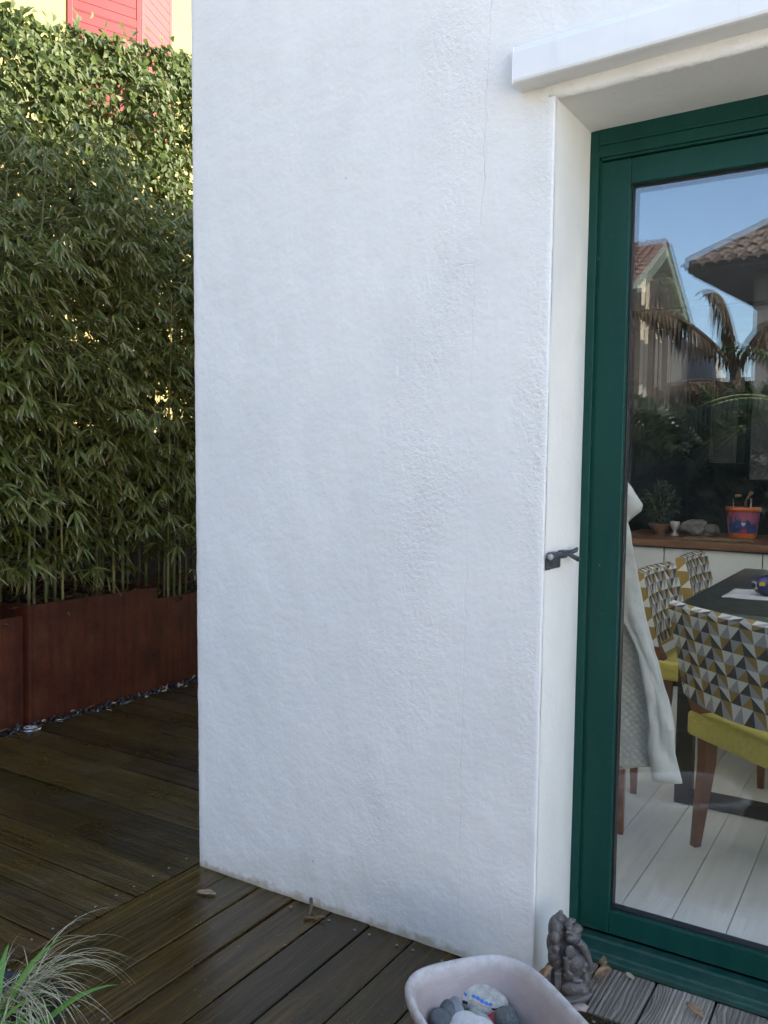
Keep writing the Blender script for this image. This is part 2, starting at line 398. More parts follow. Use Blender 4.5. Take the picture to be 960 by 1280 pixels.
# ------------------------------------------------------------------ mesh helpers
class MB:
    def __init__(s): s.v = []; s.f = []; s.mi = []; s.sm = []
    def add(s, vs, fs, mi=0, smooth=False):
        b = len(s.v); s.v.extend([tuple(x) for x in vs])
        for f in fs: s.f.append(tuple(i+b for i in f)); s.mi.append(mi); s.sm.append(smooth)
        return b
    def box(s, x0, x1, y0, y1, z0, z1, mi=0, bev=0, M=None):
        bm = bmesh.new(); bmesh.ops.create_cube(bm, size=1)
        for v in bm.verts:
            v.co = Vector((x0+(v.co.x+.5)*(x1-x0), y0+(v.co.y+.5)*(y1-y0), z0+(v.co.z+.5)*(z1-z0)))
        if bev: bmesh.ops.bevel(bm, geom=bm.edges[:], offset=bev, segments=2, affect='EDGES', profile=.5)
        s.bm(bm, mi, False, M)
    def bm(s, bm, mi=0, smooth=False, M=None):
        bm.verts.index_update()
        s.add([(M @ v.co) if M else v.co for v in bm.verts], [[v.index for v in f.verts] for f in bm.faces], mi, smooth); bm.free()
    def tube(s, pts, rad, n=8, mi=0, cap=True, smooth=True):
        pts = [Vector(p) for p in pts]; k = len(pts)
        if not hasattr(rad, '__len__'): rad = [rad]*k
        vs = []; up = Vector((.123, .456, .88)).normalized(); prev = None
        for i, p in enumerate(pts):
            d = (pts[min(i+1, k-1)]-pts[max(i-1, 0)]).normalized()
            if prev is None:
                a = d.cross(up); a = a.normalized() if a.length > 1e-4 else d.cross(Vector((1, 0, 0))).normalized()
            else:
                a = (prev - d*prev.dot(d)).normalized()
            prev = a; b = d.cross(a)
            for j in range(n):
                t = 2*PI*j/n; vs.append(p + (a*math.cos(t)+b*math.sin(t))*rad[i])
        fs = [(i*n+j, i*n+(j+1) % n, (i+1)*n+(j+1) % n, (i+1)*n+j) for i in range(k-1) for j in range(n)]
        if cap: fs += [tuple(reversed(range(n))), tuple(range((k-1)*n, k*n))]
        s.add(vs, fs, mi, smooth)
    def lathe(s, prof, n=24, c=(0, 0, 0), mi=0, smooth=True, M=None):
        c = Vector(c); vs = []
        for r, z in prof:
            for j in range(n):
                t = 2*PI*j/n; q = Vector((r*math.cos(t), r*math.sin(t), z)); vs.append(c + ((M @ q) if M else q))
        fs = [(i*n+j, i*n+(j+1) % n, (i+1)*n+(j+1) % n, (i+1)*n+j) for i in range(len(prof)-1) for j in range(n)]
        s.add(vs, fs, mi, smooth)
    def ball(s, c, r, seg=16, mi=0, M=None, jit=0, seed=0):
        bm = bmesh.new(); bmesh.ops.create_icosphere(bm, subdivisions=3 if seg > 12 else 2, radius=1)
        r = Vector(r) if hasattr(r, '__len__') else Vector((r, r, r))
        for v in bm.verts:
            k = 1 + (jit*mnoise.noise(v.co*1.3+Vector((seed, seed*2.1, 0))) if jit else 0)
            q = Vector((v.co.x*r.x, v.co.y*r.y, v.co.z*r.z))*k
            v.co = Vector(c) + ((M @ q) if M else q)
        s.bm(bm, mi, True)
    def grid(s, P, mi=0, smooth=True, wrap=False):
        nu, nv = len(P), len(P[0])
        s.add([p for row in P for p in row],
              [(i*nv+j, i*nv+(j+1) % nv, (i+1)*nv+(j+1) % nv, (i+1)*nv+j) for i in range(nu-1) for j in range(nv if wrap else nv-1)], mi, smooth)
    def prism(s, poly, d, mi=0):
        """poly: list of 3-D points, extruded by vector d"""
        n = len(poly); d = Vector(d); a = [Vector(p) for p in poly]
        s.add(a+[p+d for p in a], [tuple(range(n)), tuple(reversed(range(n, 2*n)))]+[(i, i+n, (i+1) % n+n, (i+1) % n) for i in range(n)], mi)
    def mesh(s, name):
        me = bpy.data.meshes.new(name); me.from_pydata(s.v, [], s.f)
        me.polygons.foreach_set('material_index', s.mi); me.polygons.foreach_set('use_smooth', s.sm)
        return me
    def build(s, name, mats, parent=None, fix=True):
        me = s.mesh(name)
        if fix:
            bm = bmesh.new(); bm.from_mesh(me); bmesh.ops.recalc_face_normals(bm, faces=bm.faces[:]); bm.to_mesh(me); bm.free()
        return link(name, me, mats, parent)
def link(name, me, mats, parent=None):
    if not isinstance(mats, (list, tuple)): mats = [mats]
    for m in mats:
        if me.materials.find(MAT[m].name) < 0 or len(mats) > 1: me.materials.append(MAT[m])
    me.update(); o = bpy.data.objects.new(name, me); COL.objects.link(o)
    if parent is not None: o.parent = parent
    return o
def tag(o, label=None, cat=None, group=None, kind=None):
    if label: o['label'] = label
    if cat: o['category'] = cat
    if group: o['group'] = group
    if kind: o['kind'] = kind
    return o
def empty(name, loc=(0, 0, 0), rz=0, label=None, cat=None, group=None, kind=None):
    o = bpy.data.objects.new(name, None); COL.objects.link(o); o.location = loc; o.rotation_euler = (0, 0, rz)
    o.empty_display_size = .1
    return tag(o, label, cat, group, kind)
def copy_tree(o, parent=None):
    c = o.copy(); COL.objects.link(c)
    if parent is not None: c.parent = parent
    for ch in list(o.children): copy_tree(ch, c)
    return c

# leaves as numpy: each row a leaf
def leaves_mesh(name, pos, d, nrm, L, W, fold=.25, droop=.3, shape='lance', tipattr=True):
    pos, d, nrm = (np.asarray(a, float) for a in (pos, d, nrm)); n = len(pos); L = np.asarray(L, float)[:, None]; W = np.asarray(W, float)[:, None]
    d = d/np.linalg.norm(d, axis=1, keepdims=True)
    s = np.cross(d, nrm); s /= np.linalg.norm(s, axis=1, keepdims=True)+1e-9; u = np.cross(s, d)
    dr = np.zeros_like(pos); dr[:, 2] = -1
    if shape == 'lance':
        spec = [(0, 0, 0), (.34, -1, 1), (.30, 0, 0), (.34, 1, 1), (.68, -.72, 1), (.66, 0, 0), (.68, .72, 1), (1, 0, 0)]
        faces = [(0, 2, 1), (0, 3, 2), (1, 2, 5, 4), (2, 3, 6, 5), (4, 5, 7), (5, 6, 7)]
    else:
        spec = [(.12, 0, 0), (0, -.45, .5), (.28, -1, 1), (.62, -.62, .7), (1, 0, 0), (.62, .62, .7), (.28, 1, 1), (0, .45, .5)]
        faces = [(0, 2, 1), (0, 3, 2), (0, 4, 3), (0, 5, 4), (0, 6, 5), (0, 7, 6)]
    k = len(spec); V = np.zeros((n, k, 3)); T = np.zeros((n, k))
    for i, (a, b, e) in enumerate(spec):
        V[:, i] = pos + d*L*a + s*W*.5*b + u*W*.5*fold*e + dr*L*droop*a*a
        T[:, i] = a
    me = bpy.data.meshes.new(name); base = np.arange(n)*k
    nl = sum(len(f) for f in faces); loops = np.concatenate([np.array(f) for f in faces])
    allv = (base[:, None]+loops[None]).ravel()
    me.vertices.add(n*k); me.vertices.foreach_set('co', V.ravel())
    me.loops.add(len(allv)); me.loops.foreach_set('vertex_index', allv.astype(np.int32))
    me.polygons.add(n*len(faces)); st = np.cumsum([0]+[len(f) for f in faces[:-1]])
    ls = (np.arange(n)[:, None]*nl+st[None]).ravel()
    me.polygons.foreach_set('loop_start', ls.astype(np.int32))
    me.polygons.foreach_set('loop_total', np.tile([len(f) for f in faces], n).astype(np.int32))
    me.polygons.foreach_set('use_smooth', np.zeros(n*len(faces), bool))
    if tipattr:
        a = me.attributes.new('tip', 'FLOAT', 'POINT'); a.data.foreach_set('value', T.ravel())
    me.update(calc_edges=True); me.validate()
    return me
def unit_rand(n): 
    v = rng.normal(size=(n, 3)); return v/np.linalg.norm(v, axis=1, keepdims=True)

# ------------------------------------------------------------------ ground and sky-side setting
m = MB(); N_ = 24
m.grid([[(x, y, -.20+.02*math.sin(x*.3)*math.cos(y*.27)) for y in np.linspace(-400, 400, N_)] for x in np.linspace(-400, 400, N_)])
tag(m.build('ground', 'earth'), kind='structure')

# ------------------------------------------------------------------ the white house
XL0, LEAN, OPEN, OW, HW = -1.156, -0.0215, 2.212, 1.86, 4.88
house = empty('white_house', (0, 0, 0), 0, 'white rough-rendered house corner with a green glazed door in a deep reveal', 'house')
def wall_disp(x, z):
    p = Vector((x*2.1, 3.3, z*2.1)); a = mnoise.noise(p)*.0022
    p2 = Vector((x*9+z*4.0, 1.7, z*7-x*3)); a += mnoise.noise(p2)*.0013
    return a
def oz(x, y): k = min(1, max(0, (x+.018)/.05)); return OPEN+k*(-.007+.032*max(x, 0)+y/.262*(.010-.016*max(x, 0)))
def front_wall():
    m = MB(); r = .005
    zs = list(np.linspace(0, 3.3, 240))+list(np.linspace(3.5, HW, 8))
    def row(z, t0=0., t1=1.):
        xl = XL0+LEAN*z; j = .0022*mnoise.noise(Vector((0, 9, z*17)))+.0012*mnoise.noise(Vector((0, 4, z*55)))
        jr = -.0006-abs(.0026*mnoise.noise(Vector((5, 9, z*21)))+.0016*mnoise.noise(Vector((5, 4, z*60))))
        pts = [(xl+j, .06, z), (xl+j, r, z), (xl+j+r*.3, r*.3, z), (xl+j+r, 0, z)]
        for x in np.linspace(xl+.02, -.018, 96): pts.append((x, -wall_disp(x, z), z))
        pts += [(-r+jr, 0, z), (-.3*r+jr, r*.3, z), (jr, r, z), (jr, .05, z)]
        return pts
    lo = [z for z in zs if z < OPEN-.004]+[OPEN]
    m.grid([row(z) for z in lo])
    hi = [z for z in zs if z > OPEN]
    # above the opening the wall runs on to the right; arris of the lintel is rounded and a little ragged
    def row2(z, yb=0.):
        xl = XL0+LEAN*z
        return [(xl, .06, z), (xl, r, z), (xl+.3*r, .3*r, z)]+[(x, -wall_disp(x, z)+yb, z) for x in np.linspace(xl+r, -.018, 97)]
    m.grid([row2(OPEN)]+[row2(z) for z in hi])
    xs = list(np.linspace(-.018, OW+.02, 140))
    def up(x, z): o = oz(x, 0)+.013; return o+(z-OPEN-.013)*(HW-o)/(HW-OPEN-.013)
    def arr(x): return .0035*mnoise.noise(Vector((x*13, 2, 1)))+.0018*mnoise.noise(Vector((x*47, 2, 1)))
    rows = [[(x, .05, oz(x, .05)+arr(x)*.4) for x in xs], [(x, .010, oz(x, .01)+arr(x)) for x in xs], [(x, .003, oz(x, 0)+.003+arr(x)) for x in xs],
            [(x, -wall_disp(x, OPEN+.012)*min(1, (x+.018)*40), oz(x, 0)+.012+arr(x)*.5) for x in xs]]
    rows += [[(x, -wall_disp(x, z), up(x, z)) for x in xs] for z in hi if z > OPEN+.013]
    m.grid(rows)
    m.box(OW, 5.75, 0, .3, 0, HW, 0)
    return m.build('front_wall', 'stucco', house)
front_wall()
m = MB(); m.box(XL0+.012, 0-.004, .05, .30, 0, OPEN); m.box(XL0-.03, OW, .052, .30, OPEN+.08, HW-.002)
m.build('wall_core', 'interior_wall', house)
# reveals and soffit, smoother cream paint
m = MB()
def rv(y, z): return .0012*mnoise.noise(Vector((3, y*9, z*6)))
m.grid([[(rv(y, z)+.0005, y, z) for z in np.linspace(0, OPEN, 120)] for y in np.linspace(.0048, .30, 16)])
m.build('door_reveal', 'reveal', house)
m = MB(); m.grid([[(x, y, oz(x, y)-.0004-.0015*abs(mnoise.noise(Vector((x*8, y*9, 2))))) for x in [.0002, .01, .02, .03]+list(np.linspace(.05, OW, 76))] for y in np.linspace(.010, .30, 14)])
m.build('door_soffit', 'reveal', house)
m = MB(); m.box(OW-.001, OW+.05, .012, .30, 0, OPEN); m.build('door_reveal', 'reveal', house)
m = MB()
m.prism([(XL0+.002, .06, 0), (XL0+LEAN*HW+.002, .06, HW), (XL0+LEAN*HW+.002, 11, HW), (XL0+.002, 11, 0)], (.25, 0, 0))
m.build('side_wall', 'stucco', house)
m = MB(); m.box(XL0-.1, 5.75, 10.9, 11.2, 0, HW); m.box(5.62, 5.75, .31, 10.89, 0, HW); m.build('back_wall', 'interior_wall', house)
m = MB(); m.box(XL0-.16, 5.78, -.01, .36, HW+.002, HW+.22); m.box(XL0-.16, 5.78, 3.0, 11.3, HW+.002, HW+.22); m.box(XL0-.16, -.2, .3602, 2.9998, HW+.002, HW+.22); m.box(5.5, 5.78, .3602, 2.9998, HW+.002, HW+.22)
m.build('roof', 'tile_brown', house)
for k in range(4):
    m = MB(); m.box(-.199+1.42*k, -.199+1.42*k+1.417, .361, 2.999, HW+.15, HW+.158); m.build('fill_skylight', 'glass_back', house)  # unseen skylight, added to brighten the room behind the door
m = MB(); m.box(XL0+.27, 5.61, .3005, .312, OPEN+.01, HW-.003); m.build('inner_wall_face', 'interior_wall', house)

# shutter box above the door
m = MB()
prof = [(0, 2.234), (-.052, 2.234), (-.058, 2.2365), (-.060, 2.242), (-.060, 2.306), (-.056, 2.318), (-.046, 2.326), (0, 2.345)]
def boxrow(x, k=1.): return [(x, -.0006+y, z+.003+.034*(x+.09)) for y, z in prof]
m.grid([boxrow(x) for x in np.linspace(-.088, 2.0, 40)], smooth=False)
m.add(boxrow(-.088), [tuple(range(len(prof)))]); m.add(boxrow(2.0), [tuple(reversed(range(len(prof))))])
sb = m.build('shutter_box', 'white_metal', house)
sb['label'] = 'long white shutter box fixed above the door opening'
m = MB(); m.box(-.0905, -.088, -.061, -.001, 2.2365, 2.325, bev=.001); m.build('end_cap', 'white_metal', sb)

# patio door: fixed frame, two sashes with panes and gaskets
door = empty('patio_door', (0, 0, 0)); door.parent = house
door['label'] = 'dark green framed glazed door with black glazing seals'
FY = .262
m = MB(); m.box(.0006, .024, FY, .335, .0, OPEN+.03, bev=.002); m.box(.024, .031, FY+.012, .335, .03, 2.14, bev=.001)
m.build('frame_jamb', 'green', door)
m = MB(); m.box(OW-.024, OW-.0016, FY, .335, 0, OPEN+.07, bev=.002); m.build('frame_jamb', 'green', door)
m = MB(); m.box(.0245, OW-.0245, FY+.001, .335, 2.142, OPEN+.075, bev=.002); m.box(.032, OW-.03, FY+.006, .33, 2.135, 2.1415, bev=.001)
m.box(.026, OW-.026, FY-.006, FY+.001, 2.172, 2.179, bev=.001)
m.build('frame_head', 'green', door)
m = MB(); zs = [(FY+.02, .0255), (FY-.006, .0245), (FY-.012, .0195), (FY-.03, .0185), (FY-.034, .0215), (FY-.062, .0195), (FY-.066, .0155), (FY-.082, .014), (FY-.088, .011), (FY-.089, .001)]
xs = [.0012, OW-.002]
m.grid([[(x, y, z) for y, z in zs] for x in (.0012, .3, .6, 1.2, OW-.002)], smooth=False)
m.build('door_sill', 'green', door)
def sash(x0, x1):
    sx = [(x0, x0+.082), (x1-.082, x1)]; z0, z1 = .033, 2.132; y0, y1 = FY+.012, .33
    for a, b in sx:
        m = MB(); m.box(a, b, y0, y1, z0, z1, bev=.0025); m.build('sash_stile', 'green', door)
    m = MB(); m.box(x0+.0825, x1-.0825, y0+.0012, y1, z0, z0+.064, bev=.002); m.build('sash_rail', 'green', door)
    m = MB(); m.box(x0+.0825, x1-.0825, y0+.0012, y1, z1-.067, z1, bev=.002); m.build('sash_rail', 'green', door)
    gx0, gx1, gz0, gz1 = x0+.082, x1-.082, z0+.064, z1-.067; w = .0045; gy = y0+.018
    m = MB()
    m.box(gx0-.001, gx0+w, gy, y1-.01, gz0, gz1, bev=.001); m.box(gx1-w, gx1+.001, gy, y1-.01, gz0, gz1, bev=.001)
    m.box(gx0+w, gx1-w, gy+.0006, y1-.01, gz0-.001, gz0+w, bev=.001); m.box(gx0+w, gx1-w, gy+.0006, y1-.01, gz1-w, gz1+.001, bev=.001)
    m.build('glazing_gasket', 'gasket', door)
    # double glazing: two sheets, the inner one a hair out of parallel
    for y, tz, tx in ((.300, 0, 0), (.318, .0024, -.0022)):
        m = MB(); xa, xb, za, zb = gx0+.001, gx1-.001, gz0+.001, gz1-.001; zc = (za+zb)/2; xc = (xa+xb)/2
        f = [(x, y+(z-zc)*tz+(x-xc)*tx, z) for x, z in ((xa, za), (xb, za), (xb, zb), (xa, zb))]
        b = [(q[0], q[1]+.004, q[2]) for q in f]
        m.add(f+b, [(0, 1, 2, 3)], 0); m.f += [(7, 6, 5, 4)]+[(i, i+4, (i+1) % 4+4, (i+1) % 4) for i in range(4)]; m.mi += [1]*5; m.sm += [False]*5
        m.build('glass_pane', ['glass', 'glass_back'], door)
sash(.0265, .93); sash(.9325, OW-.0265)
m = MB(); m.box(.052, .082, .3305, .338, 1.16, 1.36, bev=.003); m.tube([(.067, .336, 1.31), (.067, .38, 1.31), (.062, .385, 1.305), (-.03, .385, 1.30)], .009, 8)
m.build('door_handle', 'steel', door)

# shutter latch on the reveal
lat = MB(); lat.box(.0012, .005, .004, .106, 1.055, 1.086, bev=.0015); lo_ = lat.build('shutter_latch', 'iron', house)
lo_['label'] = 'small dark iron shutter latch screwed to the door reveal'
for y in (.022, .09):
    m = MB(); m.lathe([(0, .0035), (.004, .003), (.0055, 0)], 10, (.005, y, 1.060), M=Matrix.Rotation(PI/2, 3, 'Y')); m.build('latch_screw', 'iron', lo_)
m = MB(); m.tube([(.014, .006, 1.090), (.014, .160, 1.090)], [.0070, .0070], 12); m.box(.003, .020, .012, .05, 1.08, 1.10, bev=.003); m.box(.003, .020, .085, .118, 1.08, 1.10, bev=.003)
m.tube([(.016, .150, 1.091), (.021, .174, 1.095), (.020, .186, 1.099)], [.0055, .0062, .004], 10)
m.build('latch_bolt', 'iron', lo_)
m = MB(); m.ball((.015, .004, 1.090), .0085, 10); m.build('bolt_end', 'bolt_end', lo_)
m = MB(); m.tube([(.018, .128, 1.088), (.030, .162, 1.074)], [.005, .0065], 10); m.ball((.031, .164, 1.073), .007, 10, 0); m.build('latch_lever', 'iron', lo_)

# ------------------------------------------------------------------ deck: every plank its own board
deck = empty('deck', (0, 0, 0)); tag(deck, kind='structure')
m = MB(); m.box(-2.86, 2.4, -3.4, .26, -.16, -.055); m.box(-2.86, -1.17, .262, 4.0, -.16, -.055)
m.build('deck_bed', 'deck_bed', deck)
def plank(x0, x1, y0, y1, along, mat, warp=.0015, screws=()):
    """board as its own object, local X runs along the board"""
    L, W = (x1-x0, y1-y0) if along == 'x' else (y1-y0, x1-x0)
    n = max(2, int(L/.12)); P = []; T = .027; b = .0022; sd = rnd.random()*100; dz = rnd.uniform(-.0012, .0012); tw = rnd.uniform(-1, 1)*warp
    for i in range(n+1):
        u = -L/2+L*i/n; h = dz+warp*mnoise.noise(Vector((u*1.1, sd, 0))); t = tw*(u/L*2)
        w2 = W/2-.0008*abs(mnoise.noise(Vector((u*5, sd, 3))))
        P.append([(u, -w2, -T), (u, -w2, -b+h-t), (u, -w2+b, h-t), (u, 0, h+.0006), (u, w2-b, h+t), (u, w2, -b+h+t), (u, w2, -T)])
    m = MB(); m.grid(P, smooth=False); k = len(P[0])
    m.add(P[0], [tuple(range(k))]); m.add(P[-1], [tuple(reversed(range(k)))])
    o = m.build('plank', mat, deck); o.location = ((x0+x1)/2, (y0+y1)/2, 0)
    if along == 'y': o.rotation_euler = (0, 0, PI/2)
    for (u, w) in screws:
        s = screw_obj(o); s.location = (u, w, .0022); 
    return o
SCREW = None
def screw_obj(parent):
    global SCREW
    if SCREW is None:
        m = MB(); m.lathe([(0, .0006), (.0016, .0004), (.0018, .0016), (.0040, .0012), (.0046, -.0006)], 10); SCREW = m.mesh('screw'); SCREW.materials.append(MAT['screw'])
    o = bpy.data.objects.new('screw', SCREW); COL.objects.link(o); o.parent = parent; return o
G = .0055
xe = [-1.170, -1.037, -.902, -.768, -.628, -.492, -.352, -.212, -.072]
xe += [xe[-1]+.139*i for i in range(1, 17)]
for i in range(len(xe)-1):
    sc = [(1.60, -.045), (1.603, .046)] if i > 2 else []
    sc += [(.95, -.044), (.952, .045)]
    plank(xe[i]+G/2, xe[i+1]-G/2, -3.3, +.004 if xe[i+1] < .02 else -.045, 'y', 'wet_deck', .002, sc)
re = [.003, .118, .267, .412, .556, .70, .845, .99, 1.135, 1.28, 1.425, 1.57, 1.715, 1.855]
for i in range(len(re)-1): plank(re[i]+G/2, re[i+1]-G/2, -.039, .170, 'y', 'dry_deck', .001)
yy = -3.3
ys = [-.248+.1465*i for i in range(-20, 30)]
for i in range(len(ys)-1):
    if ys[i] < -3.2 or ys[i] > 3.8: continue
    cut = rnd.uniform(-2.3, -1.6) if i % 3 == 1 else None
    e = rnd.uniform(-.012, .012)
    x0 = -2.865+e if ys[i] > -.4 else -2.86
    if cut and not (-.5 < ys[i] < .1): 
        plank(x0, cut-.002, ys[i]+G/2, ys[i+1]-G/2, 'x', 'dark_deck', .003); plank(cut+.002, -1.1725, ys[i]+G/2, ys[i+1]-G/2, 'x', 'dark_deck', .003, [(.0+(-1.1725-cut)/2-.05, -.04), ((-1.1725-cut)/2-.052, .04)])
    else: plank(x0, -1.1725, ys[i]+G/2, ys[i+1]-G/2, 'x', 'dark_deck', .003, [((-1.1725-x0)/2-.05, -.04), ((-1.1725-x0)/2-.052, .04)])

# ------------------------------------------------------------------ planters, pebbles, deck light
def planter(y0, y1, x0, h, label, back=-3.62):
    r = empty('steel_planter', (x0, y0, -.06), 0, label, 'planter', 'rusty steel planters along the deck')
    T = .004; F = .022; H = h+.06
    def wall(nm, bx):
        m = MB(); m.box(*bx, bev=.0012); return m.build(nm, 'corten', r)
    W = x0-back; D = y1-y0
    m = MB(); m.box(-T, 0, .002, D-.002, 0, H, bev=.0012); m.box(-F, -T-.0002, .003, D-.003, H-.004, H-.0004)
    nb = m.build('front_panel', 'corten', r)
    m = MB(); m.box(.0002, .004, .0, .014, .002, H-.001, bev=.0015); m.build('corner_flange', 'corten', r)
    wall('side_panel', (-W, -T-.0004, 0, T, 0, H-.001)); wall('side_panel', (-W, -T-.0004, D-T, D, 0, H-.001))
    wall('back_panel', (-W-T, -W, 0, D, 0, H+.015))
    m = MB(); m.grid([[(-W+.001+(W-.006)*i/10, .005+(D-.01)*j/14, H-.05+.022*mnoise.noise(Vector((i*.7, j*.6, y0)))) for j in range(15)] for i in range(11)])
    m.build('soil', 'soil', r)
    n = int(420*D); pos = np.stack([rng.uniform(-W+.02, -.02, n), rng.uniform(.02, D-.02, n), np.full(n, H-.035)+rng.uniform(-.012, .02, n)], 1)
    d = unit_rand(n); d[:, 2] *= .25; nr = unit_rand(n)*.5+np.array([0, 0, 1.])
    me = leaves_mesh('leaf_litter', pos, d, nr, rng.uniform(.05, .11, n), rng.uniform(.010, .018, n), .5, -.05)
    lt = link('leaf_litter', me, 'litter', r); lt['kind'] = 'stuff'
    return r
planter(-1.6, .652, -2.975, .540, 'low rust brown steel planter nearest the grassy pot')
planter(.659, 1.519, -2.950, .592, 'tall rust brown steel planter, the middle of the three')
planter(1.527, 3.3, -2.968, .520, 'rust brown steel planter running behind the white wall corner')

m = MB(); m.box(-3.0, -2.84, -1.6, 3.6, -.06, -.022); tag(m.build('gravel_bed', 'deck_bed'), kind='structure')
m = MB(); rr = random.Random(5)
for i in range(560):
    x = rr.uniform(-2.955, -2.845); y = rr.uniform(-.3, 2.7); s = rr.uniform(.008, .017)
    M = Euler((rr.uniform(0, 6), rr.uniform(0, 6), rr.uniform(0, 6))).to_matrix()
    bm = bmesh.new(); bmesh.ops.create_icosphere(bm, subdivisions=1, radius=1)
    for v in bm.verts: v.co = Vector((x, y, -.014+rr.uniform(0, .016))) + M @ Vector((v.co.x*s, v.co.y*s*.75, v.co.z*s*.55))
    m.bm(bm, 0 if rr.random() < .93 else 1, True)
tag(m.build('gravel', ['pebble', 'stone_grey']), kind='stuff')
n = 46; pos = np.stack([rng.uniform(-2.95, -2.80, n), rng.uniform(.2, 2.3, n), rng.uniform(.006, .015, n)], 1)
d = unit_rand(n); d[:, 2] *= .2; nr = unit_rand(n)*.4+np.array([0, 0, 1.])
tag(link('fallen_leaves', leaves_mesh('fallen_leaves', pos, d, nr, rng.uniform(.03, .07, n), rng.uniform(.008, .018, n), .5, -.05), 'pale_leaf'), kind='stuff')
dl = empty('deck_light', (-2.872, .612, .002), 0, 'round steel deck light sunk at the edge of the pebbles', 'deck light')
m = MB(); m.lathe([(.030, .001), (.033, .004), (.046, .005), (.052, .003), (.054, -.01)], 32); m.build('bezel', 'steel', dl)
m = MB(); m.lathe([(0, .0045), (.016, .0048), (.0305, .003)], 28); m.build('lens', 'lens', dl)

# ------------------------------------------------------------------ fence behind, ivy hedge, bamboo canes
fence = empty('timber_fence', (-3.72, 0, 0), 0, 'dark timber fence behind the bamboo', 'fence')
for i in range(46):
    y = -2.2+i*.145; m = MB(); m.box(-.022, 0, .0, .139, -.15, 1.50+rnd.uniform(-.01, .01), bev=.002)
    o = m.build('fence_board', 'fence_wood', fence); o.location = (0, y, 0)

def hedge_top(y): return 3.84+.25*(y-.76)+.10*mnoise.noise(Vector((y*2.3, 1, 0)))+.07*mnoise.noise(Vector((y*7, 4, 0)))
ivy = empty('ivy_hedge', (-4.0, 1.0, -.15), 0, 'tall leafy ivy hedge above the bamboo in front of the yellow house', 'hedge')
m = MB()
for i in range(26):
    y = -1.6+i*.2+rnd.uniform(-.08, .08); pts = [(rnd.uniform(-.08, .08), y-1.0, 0)]; zt = hedge_top(y)+.1
    for k in range(1, 9): pts.append((pts[-1][0]*.7+rnd.uniform(-.09, .13), pts[-1][1]+rnd.uniform(-.09, .09), zt*k/8))
    m.tube(pts, list(np.linspace(.022, .006, 9)), 6)
m.build('stems', 'twig', ivy)
def ivy_leaves(n):
    y = rng.uniform(-2.0, 3.6, n); top = np.array([hedge_top(a) for a in y])
    z = 1.1+(top-1.1)*(rng.random(n)**.8)
    thick = .30*np.clip((top-z)/.35, .25, 1)
    x = -4.0+.10+thick*(rng.random(n)**.6*1.5-.5)+.10*np.array([mnoise.noise(Vector((a*2.2, b*2.2, 8))) for a, b in zip(y, z)])
    lump = np.array([mnoise.noise(Vector((a*3.1, b*3.1, 3))) for a, b in zip(y, z)])
    keep = rng.random(n) < np.clip(.75+lump*1.3, .2, 1)
    return np.stack([x, y, z], 1)[keep]
P = ivy_leaves(80000); n = len(P)
out = np.tile([1., 0, .35], (n, 1))+unit_rand(n)*.75; d = unit_rand(n)+np.array([.35, 0, -.75])
org = np.array([-4.0, 1.0, -.15])
o = link('foliage', leaves_mesh('foliage', P-org, d, out, rng.uniform(.036, .066, n), rng.uniform(.030, .058, n), .3, .15, 'ivy'), 'ivy_leaf', ivy); o['kind'] = 'stuff'
IVYM = []
for k in range(6):
    me = leaves_mesh('leaf', [(0, 0, 0)], [(1, 0, -.2)], [(0, 0, 1)], [rnd.uniform(.048, .07)], [rnd.uniform(.042, .062)], .3, .25, 'ivy'); me.materials.append(MAT['ivy_leaf']); IVYM.append(me)
for i in range(170):
    y = rng.uniform(.3, 2.5); z = hedge_top(y)+rng.uniform(-.5, .07); x = -3.78+rng.uniform(-.12, .10)
    o = bpy.data.objects.new('leaf', IVYM[i % 6]); COL.objects.link(o); o.parent = ivy; o.location = (x+4.0, y-1.0, z+.15)
    o.rotation_euler = (rng.uniform(-.8, .8), rng.uniform(.1, 1.3), rng.uniform(-1.3, 1.3))

